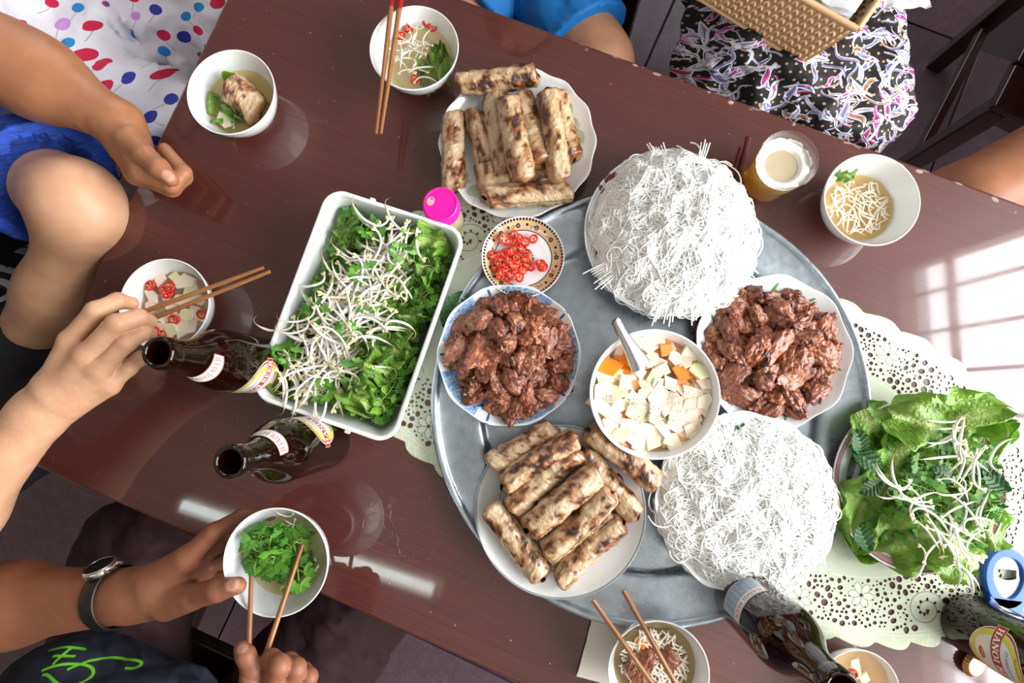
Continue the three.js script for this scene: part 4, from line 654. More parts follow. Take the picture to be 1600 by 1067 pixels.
// a label wrapped round the glass between two heights, its middle facing the angle a
function wrapLabel(a, span, y0, y1, r0, r1) { return gridGeo(8, 26, (s, t) => { const th = a + (0.5 - s) * span, r = lerp(r0, r1, t) + 0.0005; return V(Math.cos(th) * r, lerp(y0, y1, t), Math.sin(th) * r); }); }
function bottle(top, face, label, back = false) {
  const p = at(top[0], top[1], 0.24), g = group(V(p.x, TOP + 0.0008, p.z));
  part(g, 'glass', bottleGeo, M.amber, 'dark amber glass');
  const a = face * Math.PI / 180;
  if (back) part(g, 'back_label', wrapLabel(a, 1.5, 0.052, 0.102, 0.0345, 0.0345), paperBack, 'silver and blue back label');
  else { part(g, 'body_label', wrapLabel(a, 2.3, 0.048, 0.127, 0.0345, 0.0345), paperBody, 'oval beer label with a red band'); part(g, 'neck_label', wrapLabel(a, 2.2, 0.166, 0.188, 0.0252, 0.0178), paperNeck, 'white neck label with red lettering'); }
  return put(g, 'beer_bottle', label, 'bottle');
}
bottle([246, 551], 52, 'open brown beer bottle standing under the reaching hand');
bottle([358, 722], -62, 'open brown beer bottle standing by the corner of the plastic box');
bottle([1316, 1078], -138, 'open brown beer bottle with a silver back label by the curly noodles', true);
bottle([1860, 1150], 168, 'brown beer bottle standing by the blue bottle opener');

// ---------------------------------------------------------------- glass of beer
{
  const rim = at(1232, 249, 0.078), g = group(V(rim.x, TOP + 0.0008, rim.z)), H = 0.078;
  part(g, 'glass', turned([[0, 0], [0.027, 0], [0.0285, 0.002], [0.031, 0.03], [0.0345, 0.07], [0.0355, H], [0.035, H + 0.0006], [0.0343, H], [0.0332, 0.07], [0.0297, 0.03], [0.0272, 0.007], [0.02, 0.005], [0, 0.005]], 64), mat(0xffffff, 0.02, { transmission: 1, thickness: 0, ior: 1.45 }), 'clear thin glass');
  put(g, 'beer_glass', 'clear glass tumbler of golden beer beside the noodle bowl', 'glass');
  const b = new THREE.Mesh(turned([[0, 0.0055], [0.02, 0.0058], [0.0268, 0.0075], [0.0292, 0.03], [0.0316, 0.056], [0.02, 0.0562], [0, 0.0562]], 56), mat(C(252, 222, 110), 0.05, { transmission: 0.85, thickness: 0, ior: 1.33 }));
  b.position.copy(g.position); stuff(b, 'beer', 'golden beer in the tumbler', 'beer');
  const fg = gridGeo(16, 64, (s, t) => { const a = s * 6.28319, r = lerp(0.0185, 0.0327, Math.min(1, t * 1.15)) * (t < 0.05 ? 1 + 0.12 * noise3(Math.cos(a) * 2, Math.sin(a) * 2, 1) : 1); return V(Math.cos(a) * r, 0.0566 + 0.0045 * sstep(0.05, 0.35, t) + (t > 0.9 ? 0.004 * (0.6 + noise3(Math.cos(a) * 4, Math.sin(a) * 4, 3)) : 0) + 0.0006 * noise3(Math.cos(a) * 9, t * 9, Math.sin(a) * 9), Math.sin(a) * r); }, true);
  const f = new THREE.Mesh(fg, mat(C(240, 238, 228), 0.7, { side: THREE.DoubleSide })); f.position.copy(g.position); stuff(f, 'beer_foam', 'white ring of foam on the beer', 'foam');
  const film = new THREE.Mesh(new THREE.CircleGeometry(0.0205, 40).rotateX(-Math.PI / 2), mat(C(206, 190, 156), 0.4, { transmission: 0.25, thickness: 0 })); film.position.copy(g.position).add(V(0, 0.0572, 0)); stuff(film, 'foam_film', 'thin tan film of bubbles inside the foam ring', 'foam');
}

// ---------------------------------------------------------------- pepper pot with a pink lid
{
  const H = 0.072, p = at(688, 319, H), g = group(V(p.x, TOP + 0.002, p.z)), r = 0.0222;
  part(g, 'jar', turned([[0, 0], [0.019, 0], [0.0205, 0.002], [0.0208, 0.03], [0.0208, 0.055], [0.0195, 0.058], [0, 0.058]], 48), mat(C(206, 188, 148), 0.25, { transmission: 0.25, thickness: 0 }), 'cloudy jar of ground pepper');
  const lid = part(g, 'lid', turned([[0.0205, 0.05], [r, 0.05], [r, 0.054], [r + 0.0004, 0.055], [r, 0.056], [r, 0.068], [r - 0.0012, 0.0705], [r - 0.003, 0.0712], [r - 0.0036, 0.0706], [0.01, 0.0706], [0, 0.0706]], 56), mat(C(244, 20, 160), 0.3), 'bright pink plastic lid');
  const hole = part(lid, 'shaker_disc', new THREE.CylinderGeometry(0.0058, 0.0058, 0.0012, 24).scale(0.78, 1, 1), mat(C(226, 160, 172), 0.5)); hole.position.set(-0.0118, 0.0712, -0.0035); hole.rotation.y = -0.5;
  const dot = part(lid, 'shaker_hole', new THREE.CylinderGeometry(0.0009, 0.0009, 0.0016, 10), mat(C(46, 34, 26), 0.8)); dot.position.set(-0.0098, 0.0716, -0.0064);
  put(g, 'pepper_pot', 'pepper pot with a bright pink lid by the plastic box', 'pepper pot');
}

// ---------------------------------------------------------------- chopsticks
const bamboo = canvas(64, 512, (x, w, h) => { x.fillStyle = 'rgb(140,88,46)'; x.fillRect(0, 0, w, h); for (let k = 0; k < 240; k++) { x.strokeStyle = rnd() > 0.5 ? `rgba(84,46,20,${R(0.1, 0.4)})` : `rgba(206,156,96,${R(0.1, 0.35)})`; x.lineWidth = R(0.5, 2); const a = R(0, w), y = R(-50, h); x.beginPath(); x.moveTo(a, y); x.lineTo(a + R(-2, 2), y + R(40, 200)); x.stroke(); } });
M.bamboo = mat(0xffffff, 0.42, { map: bamboo, clearcoat: 0.2 }); M.lacquer = mat(C(92, 30, 22), 0.35, { clearcoat: 0.5 }); M.redtip = mat(C(150, 24, 30), 0.35);
function stick(a, b, label, grp, opt = {}) {             // a: thick end, b: thin end
  const len = a.distanceTo(b), B = new Builder(); B.withUv = true; const pts = []; for (let k = 0; k <= 8; k++) pts.push(V(0, len * k / 8, 0));
  const r0 = opt.r0 ?? 0.0036, r1 = opt.r1 ?? 0.0021; B.tube(pts, (t) => lerp(r0, r1, t), 12, undefined);
  const g = group(); part(g, 'shaft', B.geo(), opt.mat ?? M.bamboo);
  if (opt.tip) part(g, 'painted_end', new THREE.CylinderGeometry(r0 * 1.05, r0 * 1.05, 0.014, 12).translate(0, 0.006, 0), opt.tip);
  between(g, a, b); return put(g, 'chopstick', label, 'chopstick', grp);
}
{
  const L1 = 'red-tipped bamboo chopstick laid across the sprout bowl', G1 = 'chopsticks across the sprout bowl';
  stick(at(613, -4, 0.0625), at(588, 209, 0.0585), L1, G1, { tip: M.redtip }); stick(at(626, 0, 0.0625), at(595, 209, 0.0585), L1, G1, { tip: M.redtip });
  const L2 = 'brown chopstick held by the hand over the radish bowl', G2 = 'chopsticks in the reaching hand';
  stick(at(120, 526, 0.118), at(412, 418, 0.098), L2, G2); stick(at(128, 542, 0.112), at(422, 424, 0.098), L2, G2);
  const L3 = 'brown chopstick lifted from the held bowl of herbs', G3 = 'chopsticks over the held bowl';
  stick(at(386, 1100, 0.150), at(393, 885, 0.108), L3, G3); stick(at(386, 1110, 0.150), at(473, 850, 0.106), L3, G3);
  const L4 = 'brown chopstick resting on the bowl by the paper napkin', G4 = 'chopsticks on the napkin bowl';
  stick(at(1048, 1108, 0.060), at(926, 937, 0.066), L4, G4, { r0: 0.0033, r1: 0.0028 }); stick(at(1078, 1108, 0.062), at(974, 922, 0.066), L4, G4, { r0: 0.0033, r1: 0.0028 });
  const L5 = 'dark lacquered chopstick pinned under the tall noodle plate', G5 = 'chopsticks under the noodle plate';
  stick(at(1158, 232, 0.018), at(1084, 513, 0.026), L5, G5, { mat: M.lacquer, r1: 0.0026 }); stick(at(1169, 215, 0.018), at(1114, 480, 0.040), L5, G5, { mat: M.lacquer, r1: 0.0026 });
}
// ---------------------------------------------------------------- soup spoon
{
  const tip = at(962, 499, 0.105), low = at(1003, 575, 0.062), m = mat(C(196, 198, 202), 0.2, { metalness: 1 }), g = group();
  const dir = V().subVectors(low, tip), len = dir.length(), D = dir.clone().normalize(), S = V().crossVectors(D, V(0, 1, 0)).normalize(), U = V().crossVectors(S, D).normalize();
  const handle = gridGeo(22, 12, (s, t) => { const a = s * Math.PI * 2, w = lerp(0.0058, 0.0135, Math.pow(t, 1.6)), h = 0.0012; return V().copy(tip).addScaledVector(D, len * t).addScaledVector(S, Math.cos(a) * w * (t < 0.04 ? 0.7 : 1)).addScaledVector(U, Math.sin(a) * h + 0.0045 * (1 - Math.pow(Math.cos(a), 2)) * 0 - 0.003 * Math.pow(Math.cos(a), 2)); }, true);
  part(g, 'handle', handle, m);
  const c = V().copy(low).addScaledVector(D, 0.012), Dh = V(D.x, 0, D.z).normalize(), Sh = V(-Dh.z, 0, Dh.x);
  const bowl = gridGeo(14, 30, (s, t) => { const a = s * Math.PI * 2, k = t < 0.5 ? t * 2 : 2 - t * 2, up = t < 0.5 ? 0 : 0.0009, d = 0.009; return V().copy(c).addScaledVector(Dh, Math.cos(a) * 0.02 * k).addScaledVector(Sh, Math.sin(a) * 0.0165 * k).add(V(0, -d * (1 - k * k) + up * (1 - k) - 0.003, 0)); }, true);
  part(g, 'spoon_bowl', bowl, m); put(g, 'soup_spoon', 'steel soup spoon standing in the deep sauce bowl', 'spoon');
}
// ---------------------------------------------------------------- paper napkin, bottle opener, bottle cap
{
  const c = [[933, 947], [996, 960], [964, 1062], [908, 1046]].map(([x, y]) => at(x, y, 0.002)), g = group(), pm = mat(C(226, 222, 208), 0.85, { side: THREE.DoubleSide });
  for (let k = 0; k < 4; k++) { const o = k * 0.0022; part(g, 'fold', gridGeo(12, 12, (s, t) => { const q = V().lerpVectors(V().lerpVectors(c[0], c[1], s), V().lerpVectors(c[3], c[2], s), t); return V(q.x - o * 0.8 + 0.001 * noise3(t * 3, k, 1), TOP + 0.0012 + k * 0.0006 + 0.0009 * Math.max(0, fbm(s * 2 + k, t * 2, 3, 2)) + 0.001 * (1 - s) * k * 0.6, q.z + o); }), pm); }
  put(g, 'paper_napkin', 'folded white paper napkin tucked under the tray edge', 'napkin');
}
{
  const p = at(1571, 903, 0.008), g = group(V(p.x, TOP + 0.003, p.z), -0.12), bm = mat(C(22, 88, 168), 0.32), rx = 0.0255, rz = 0.034;
  const sh = new THREE.Shape(); for (let k = 0; k <= 60; k++) { const a = k / 60 * 6.28319, x = Math.cos(a) * rx * (1 + 0.08 * Math.sin(a)), y = Math.sin(a) * rz; k ? sh.lineTo(x, y) : sh.moveTo(x, y); }
  const hole = new THREE.Path(); for (let k = 0; k <= 48; k++) { const a = -k / 48 * 6.28319, x = Math.cos(a) * 0.0185 * (1 + 0.16 * Math.sin(a)), y = Math.sin(a) * 0.0255 + 0.001; k ? hole.lineTo(x, y) : hole.moveTo(x, y); } sh.holes.push(hole);
  const ring = new THREE.ExtrudeGeometry(sh, { depth: 0.006, bevelEnabled: true, bevelSize: 0.002, bevelThickness: 0.002, bevelSegments: 4 }).rotateX(-Math.PI / 2).translate(0, 0.002, 0);
  const hs = new THREE.Shape(); hs.moveTo(-0.02, -0.024); hs.quadraticCurveTo(-0.012, -0.05, -0.013, -0.1); hs.quadraticCurveTo(0, -0.112, 0.013, -0.1); hs.quadraticCurveTo(0.012, -0.05, 0.02, -0.024); hs.closePath();
  const handle = new THREE.ExtrudeGeometry(hs, { depth: 0.006, bevelEnabled: true, bevelSize: 0.002, bevelThickness: 0.002, bevelSegments: 4 }).rotateX(-Math.PI / 2).translate(0, 0.002, 0);
  part(g, 'handle', merge([ring, handle]), bm, 'blue plastic handle');
  const ms = new THREE.Shape(); for (let k = 0; k <= 48; k++) { const a = k / 48 * 6.28319, x = Math.cos(a) * 0.019 * (1 + 0.16 * Math.sin(a)), y = Math.sin(a) * 0.026 + 0.001; k ? ms.lineTo(x, y) : ms.moveTo(x, y); }
  const slot = new THREE.Path(); slot.moveTo(-0.0125, 0.001); slot.lineTo(-0.012, 0.011); slot.lineTo(0.012, 0.011); slot.lineTo(0.0125, 0.001); slot.quadraticCurveTo(0, -0.006, -0.0125, 0.001); ms.holes.push(slot);
  const scr = dataTex(128, 128, (u, v) => { const s = 150 + 90 * fbm(u * 9, v * 9, 6); return [s, clamp(s, 40, 255), s]; });
  part(g, 'steel_plate', new THREE.ExtrudeGeometry(ms, { depth: 0.0015, bevelEnabled: true, bevelSize: 0.0003, bevelThickness: 0.0003, bevelSegments: 1 }).rotateX(-Math.PI / 2).translate(0, 0.0045, 0), mat(C(214, 214, 216), 0.55, { metalness: 1, roughnessMap: scr, bumpMap: scr, bumpScale: 0.03 }), 'scratched steel plate with a slot');
  put(g, 'bottle_opener', 'blue plastic bottle opener with a scratched steel eye', 'bottle opener');
}
{
  const p = at(1525, 1041, 0.01), pr = [[0, 0.0062], [0.009, 0.0062], [0.0115, 0.0056], [0.0128, 0.0035], [0.0145, 0.0004], [0.0138, 0.0004], [0.012, 0.0034], [0.0105, 0.0048], [0, 0.0052]];
  const g = turned(pr, 126, (a, q) => [1 + 0.045 * Math.max(0, q - 0.75) * 4 * Math.cos(a * 21), 0]), m = new THREE.Mesh(g, mat(C(196, 140, 92), 0.35, { metalness: 0.8 })); m.position.set(p.x, TOP + 0.004, p.z); m.rotation.set(0.12, 0, -0.2);
  put(m, 'crown_cap', 'copper coloured crimped bottle cap lying by the bottle', 'crown cap');
}
// ---------------------------------------------------------------- spilt water on the table
function spill(cx, cy, list, label) {
  const B = new Builder(), o = at(cx, cy, 0);
  for (const [px, py, r, a0, a1, th] of list) { const c = at(px, py, 0), pts = [], n = 30, rr = metres(r); for (let k = 0; k <= n; k++) { const a = lerp(a0, a1, k / n), q = rr * (1 + 0.10 * noise3(Math.cos(a) * 1.6 + px, Math.sin(a) * 1.6, py)); pts.push(V(c.x - o.x + Math.cos(a) * q, 0, c.z - o.z + Math.sin(a) * q)); } const t0 = B.p.length; B.tube(pts, (t) => 1.7 * th * (0.5 + 0.5 * Math.abs(noise3(t * 7 + px, 1, 2))) * Math.min(1, t * 9, (1 - t) * 9) + 0.0001, 8); for (let k = t0 + 1; k < B.p.length; k += 3) B.p[k] *= 0.6; }
  for (let k = 0; k < 26; k++) { const q = list[k % list.length], c = at(q[0] + R(-q[2], q[2]), q[1] + R(-q[2], q[2]), 0); B.add(new THREE.SphereGeometry(R(0.0005, 0.0013), 10, 6).scale(1, 0.5, 1).translate(c.x - o.x, 0, c.z - o.z)); }
  const m = new THREE.Mesh(B.geo(), mat(0xffffff, 0.02, { transmission: 1, thickness: 0, ior: 1.33 })); m.position.copy(o).add(V(0, 0.0003, 0)); return stuff(m, 'spilt_water', label, 'water');
}
spill(635, 810, [[645, 800, 36, 0.4, 5.9, 0.0009], [628, 812, 30, 2.2, 4.6, 0.0011], [600, 805, 26, 3.4, 6.0, 0.0011], [590, 825, 24, 0, 6.28, 0.0007], [650, 845, 30, 0.2, 3.6, 0.0011], [660, 790, 26, 4.2, 6.1, 0.0011]], 'clear water rings spilt by the tray');
spill(295, 665, [[295, 655, 30, 0.2, 2.4, 0.0008], [298, 672, 32, 0.2, 2.6, 0.0009], [296, 660, 29, 3.6, 6.1, 0.0007]], 'faint wet ring between the two beer bottles');

// ---------------------------------------------------------------- people: smooth bodies meshed from tapered bones
const smin = (a, b, k) => { const h = Math.max(k - Math.abs(a - b), 0) / k; return Math.min(a, b) - h * h * k * 0.25; };
const bone = (a, b, ra, rb, sq = 1) => { const d = V().subVectors(b, a); return { a, d, l2: Math.max(d.lengthSq(), 1e-9), ra, rb, sq }; };
function boneDist(o, x, y, z) { const px = x - o.a.x, py = y - o.a.y, pz = z - o.a.z, t = clamp((px * o.d.x + py * o.d.y + pz * o.d.z) / o.l2), ax = px - o.d.x * t, ay = (py - o.d.y * t) / o.sq, az = pz - o.d.z * t; return Math.sqrt(ax * ax + ay * ay + az * az) - (o.ra + (o.rb - o.ra) * t); }
const blend = (bones, k) => (x, y, z) => { let d = 1e3; for (const b of bones) d = smin(d, boneDist(b, x, y, z), k); return d; };
const chain = (pts, radii) => pts.slice(1).map((p, k) => bone(pts[k], p, radii[k], radii[k + 1]));
const boundsOf = (bones, m) => { const b = new THREE.Box3(); for (const o of bones) { b.expandByPoint(o.a); b.expandByPoint(V().addVectors(o.a, o.d)); } let r = 0; for (const o of bones) r = Math.max(r, o.ra, o.rb); return b.expandByScalar(r + m); };
// naive surface nets; keep(x, y, z) says which triangles stay
function nets(f, bx, cell, keep) {
  const n = ['x', 'y', 'z'].map((k) => Math.ceil((bx.max[k] - bx.min[k]) / cell) + 1), [nx, ny, nz] = n, val = new Float32Array(nx * ny * nz), o = bx.min, id = (i, j, k) => (k * ny + j) * nx + i;
  for (let k = 0; k < nz; k++) for (let j = 0; j < ny; j++) for (let i = 0; i < nx; i++) val[id(i, j, k)] = f(o.x + i * cell, o.y + j * cell, o.z + k * cell);
  const vi = new Int32Array(nx * ny * nz).fill(-1), P = [], idx = [];
  const E = [[0, 1], [2, 3], [4, 5], [6, 7], [0, 2], [1, 3], [4, 6], [5, 7], [0, 4], [1, 5], [2, 6], [3, 7]];
  for (let k = 0; k < nz - 1; k++) for (let j = 0; j < ny - 1; j++) for (let i = 0; i < nx - 1; i++) {
    const v = []; let m = 0; for (let c = 0; c < 8; c++) { const q = val[id(i + (c & 1), j + (c >> 1 & 1), k + (c >> 2))]; v.push(q); if (q < 0) m |= 1 << c; }
    if (m === 0 || m === 255) continue; let sx = 0, sy = 0, sz = 0, cnt = 0;
    for (const [a, b] of E) if ((v[a] < 0) !== (v[b] < 0)) { const t = v[a] / (v[a] - v[b]); sx += (a & 1) + t * ((b & 1) - (a & 1)); sy += (a >> 1 & 1) + t * ((b >> 1 & 1) - (a >> 1 & 1)); sz += (a >> 2) + t * ((b >> 2) - (a >> 2)); cnt++; }
    vi[id(i, j, k)] = P.length / 3; P.push(o.x + (i + sx / cnt) * cell, o.y + (j + sy / cnt) * cell, o.z + (k + sz / cnt) * cell);
  }
  const quad = (a, b, c, d, flip) => { if (a < 0 || b < 0 || c < 0 || d < 0) return; if (keep) { const q = [a, b, c, d].map((v) => v * 3); let x = 0, y = 0, z = 0; for (const v of q) { x += P[v] / 4; y += P[v + 1] / 4; z += P[v + 2] / 4; } if (!keep(x, y, z)) return; } flip ? idx.push(a, c, b, a, d, c) : idx.push(a, b, c, a, c, d); };
  for (let k = 1; k < nz - 1; k++) for (let j = 1; j < ny - 1; j++) for (let i = 1; i < nx - 1; i++) {
    const a = val[id(i, j, k)] < 0;
    if (a !== val[id(i + 1, j, k)] < 0) quad(vi[id(i, j - 1, k - 1)], vi[id(i, j, k - 1)], vi[id(i, j, k)], vi[id(i, j - 1, k)], !a);
    if (a !== val[id(i, j + 1, k)] < 0) quad(vi[id(i - 1, j, k - 1)], vi[id(i, j, k - 1)], vi[id(i, j, k)], vi[id(i - 1, j, k)], a);
    if (a !== val[id(i, j, k + 1)] < 0) quad(vi[id(i - 1, j - 1, k)], vi[id(i, j - 1, k)], vi[id(i, j, k)], vi[id(i - 1, j, k)], !a);
  }
  const N = new Float32Array(P.length), e = cell * 0.4;
  for (let v = 0; v < P.length; v += 3) { const x = P[v], y = P[v + 1], z = P[v + 2]; let gx = f(x + e, y, z) - f(x - e, y, z), gy = f(x, y + e, z) - f(x, y - e, z), gz = f(x, y, z + e) - f(x, y, z - e); const l = Math.hypot(gx, gy, gz) || 1; N[v] = gx / l; N[v + 1] = gy / l; N[v + 2] = gz / l; const d = f(x, y, z); P[v] -= N[v] * d * 0.8; P[v + 1] -= N[v + 1] * d * 0.8; P[v + 2] -= N[v + 2] * d * 0.8; }
  const g = new THREE.BufferGeometry(); g.setAttribute('position', new THREE.Float32BufferAttribute(P, 3)); g.setAttribute('normal', new THREE.BufferAttribute(N, 3)); g.setIndex(idx); return g;
}
function joined(list) {                                    // several indexed geometries as one
  const P = [], N = [], I = []; for (const g of list) { const o = P.length / 3; for (const v of g.attributes.position.array) P.push(v); for (const v of g.attributes.normal.array) N.push(v); for (const v of g.index.array) I.push(v + o); }
  const g = new THREE.BufferGeometry(); g.setAttribute('position', new THREE.Float32BufferAttribute(P, 3)); g.setAttribute('normal', new THREE.Float32BufferAttribute(N, 3)); g.setIndex(I); return g;
}
const skinM = mat(0xffffff, 0.46, { vertexColors: true, specularIntensity: 0.6, sheen: 0.2, sheenColor: new THREE.Color(0.5, 0.3, 0.22), sheenRoughness: 0.5 });
function skinColours(g, base, red, nails = []) {
  const P = g.attributes.position, c = [], q = V(), nail = C(214, 160, 138); const A = base, B = red;
  for (let k = 0; k < P.count; k++) { q.fromBufferAttribute(P, k); const n = fbm(q.x * 26, q.y * 26, q.z * 26, 3), f = fbm(q.x * 160, q.y * 160, q.z * 160, 2); const col = A.clone().lerp(B, clamp(0.22 + 0.5 * n)).multiplyScalar(1 + 0.10 * f); for (const w of nails) { const d = Math.hypot(q.x - w.p.x, q.y - w.p.y, q.z - w.p.z); if (d < w.r) col.lerp(nail, 0.6 * sstep(w.r, w.r * 0.75, d)); } c.push(col.r, col.g, col.b); }
  g.setAttribute('color', new THREE.Float32BufferAttribute(c, 3)); return g;
}
// a hand: palm bones, five finger chains [[points], [radii]]
function handField(palm, fingers) { const pf = blend(palm, 0.012), ff = fingers.map(([p, r]) => blend(chain(p, r), 0.004)); return (x, y, z) => { let d = 1; for (const f of ff) d = Math.min(d, f(x, y, z)); return smin(pf(x, y, z), d, 0.007); }; }
const px3 = (list) => list.map(([x, y, h]) => at(x, y, h));
/* body: bones of the trunk and limbs; hands: [{ palm, fingers, nails }]; tone: [base, red] */
function person(label, tone, bodyBones, hands, cell = 0.011, k = 0.035) {
  const bf = blend(bodyBones, k), hfs = hands.map((h) => ({ f: handField(h.palm, h.fingers), box: boundsOf([...h.palm, ...h.fingers.flatMap(([p, r]) => chain(p, r))], 0.012) }));
  const field = (x, y, z) => { let d = bf(x, y, z); for (const h of hfs) { const b = h.box; if (x > b.min.x - 0.05 && x < b.max.x + 0.05 && y > b.min.y - 0.05 && y < b.max.y + 0.05 && z > b.min.z - 0.05 && z < b.max.z + 0.05) d = smin(d, h.f(x, y, z), 0.014); } return d; };
  const inside = (b, m) => (x, y, z) => x > b.min.x + m && x < b.max.x - m && y > b.min.y + m && y < b.max.y - m && z > b.min.z + m && z < b.max.z - m;
  const ins = hfs.map((h) => inside(h.box, 0.004)), list = [nets(field, boundsOf(bodyBones, 0.03), cell, (x, y, z) => !ins.some((q) => q(x, y, z)))];
  hfs.forEach((h) => list.push(nets(field, h.box, 0.0026)));
  const g = group(), body = part(g, 'body', skinColours(joined(list), tone[0], tone[1], hands.flatMap((h) => h.nails ?? [])), skinM);
  put(g, 'person', label, 'person'); g.userData.field = undefined; delete g.userData.field;
  return { g, body, field };
}
// cloth: an inflated skin over some bones, cut by planes {p, n} (kept where (q - p).n < 0), with soft folds
function cloth(parent, name, bones, k, fat, folds, cuts, m, label, cell = 0.010, uv = 0) {
  const bf = blend(bones, k), f = (x, y, z) => { let d = bf(x, y, z) - fat - folds[0] * fbm(x * folds[1] + 3, y * folds[1], z * folds[1], 3); for (const c of cuts) d = Math.max(d, (x - c.p.x) * c.n.x + (y - c.p.y) * c.n.y + (z - c.p.z) * c.n.z); return d; };
  const g = nets(f, boundsOf(bones, fat + 0.03), cell), P = g.attributes.position, U = []; for (let q = 0; q < P.count; q++) U.push(P.getX(q) + uv * P.getY(q), P.getZ(q) - P.getY(q) * 0.7); g.setAttribute('uv', new THREE.Float32BufferAttribute(U, 2));
  return { mesh: part(parent, name, g, m, label), f };
}
// a print that follows the cloth: w x h metres around c, read along r with its top along u
function printOn(parent, name, f, c, r, u, w, h, map, m) {
  const n = V().crossVectors(r, u).normalize(); const g = gridGeo(24, 32, (s, t) => { const q = V().copy(c).addScaledVector(r, (s - 0.5) * w).addScaledVector(u, (t - 0.5) * h).addScaledVector(n, 0.12); let gone = 0; for (let k = 0; k < 80 && gone < 0.3; k++) { const d = f(q.x, q.y, q.z); if (d < 0.0005) break; const st = Math.min(0.02, Math.max(0.0006, d * 0.7)); gone += st; q.addScaledVector(n, -st); } return q.addScaledVector(n, 0.0008); });
  return part(parent, name, g, m ?? mat(0xffffff, 0.8, { map, alphaTest: 0.5, side: THREE.DoubleSide }));
}
// a plain head with face and ears on a neck; returns its bones; fwd is the way it looks
function headBones(neck, fwd) {
  const c = V().copy(neck).add(V(0, 0.13, 0)).addScaledVector(fwd, 0.03), side = V(-fwd.z, 0, fwd.x), o = (f, s, y) => V().copy(c).addScaledVector(fwd, f).addScaledVector(side, s).add(V(0, y, 0));
  return { c, side, bones: [bone(neck, o(-0.01, 0, -0.03), 0.052, 0.055), bone(o(-0.02, 0, 0.05), o(0.0, 0, 0.02), 0.082, 0.078), bone(o(0.02, 0, -0.02), o(0.045, 0, -0.075), 0.06, 0.036), bone(o(0.08, 0, 0.012), o(0.098, 0, -0.022), 0.010, 0.014), bone(o(0.068, 0.022, -0.062), o(0.068, -0.022, -0.062), 0.013, 0.013), bone(o(0, 0.084, 0.015), o(-0.012, 0.09, -0.02), 0.013, 0.010), bone(o(0, -0.084, 0.015), o(-0.012, -0.09, -0.02), 0.013, 0.010)], eyes: [o(0.073, 0.031, 0.018), o(0.073, -0.031, 0.018)], hair: [bone(o(-0.03, 0, 0.065), o(-0.045, 0, -0.01), 0.090, 0.084)] };
}
M.hair = mat(C(22, 16, 14), 0.5); M.eye = mat(C(30, 22, 20), 0.15);
function dressHead(p, hd, long) {
  for (const e of hd.eyes) part(p.g, 'eye', new THREE.SphereGeometry(0.011, 14, 10).translate(e.x, e.y, e.z), M.eye);
  const bones = [...hd.hair]; if (long) bones.push(bone(hd.hair[0].a, V().copy(hd.c).add(V(0, -0.2, 0)).addScaledVector(hd.side, 0).addScaledVector(V(hd.side.z, 0, -hd.side.x), -0.08), 0.085, 0.05));
  part(p.g, 'hair', nets(blend(bones, 0.03), boundsOf(bones, 0.02), 0.012), M.hair);
}
// relaxed hand lying on a lap, palm down: from the wrist w towards t
function lapHand(w, t, flip) {
  const f = V().subVectors(t, w).normalize(), s = V().crossVectors(f, V(0, 1, 0)).normalize().multiplyScalar(flip), o = (a, b, y) => V().copy(w).addScaledVector(f, a).addScaledVector(s, b).add(V(0, y, 0)), fingers = [];
  [[-0.030, 0.066], [-0.010, 0.078], [0.010, 0.074], [0.028, 0.058]].forEach(([b, l]) => fingers.push([[o(0.088, b, 0.008), o(0.088 + l * 0.5, b * 1.1, 0.006), o(0.088 + l * 0.8, b * 1.1, -0.008), o(0.088 + l, b * 1.05, -0.02)], [0.010, 0.0092, 0.0085, 0.0075]]));
  fingers.push([[o(0.03, -0.03, 0), o(0.06, -0.052, -0.004), o(0.095, -0.056, -0.012)], [0.013, 0.011, 0.009]]);
  return { palm: [bone(o(0, 0, 0), o(0.03, 0, 0.002), 0.027, 0.026), bone(o(0.03, -0.016, 0.002), o(0.085, -0.026, 0.006), 0.017, 0.013), bone(o(0.03, 0.014, 0.002), o(0.085, 0.022, 0.004), 0.016, 0.012), bone(o(0.03, 0, 0.004), o(0.085, 0, 0.008), 0.017, 0.013)], fingers };
}
const U3 = UX.clone(), V3 = VX.clone();                    // along and across the table
const toward = (p, f, s, y, F, S) => V().copy(p).addScaledVector(F, f).addScaledVector(S, s).add(V(0, y, 0));

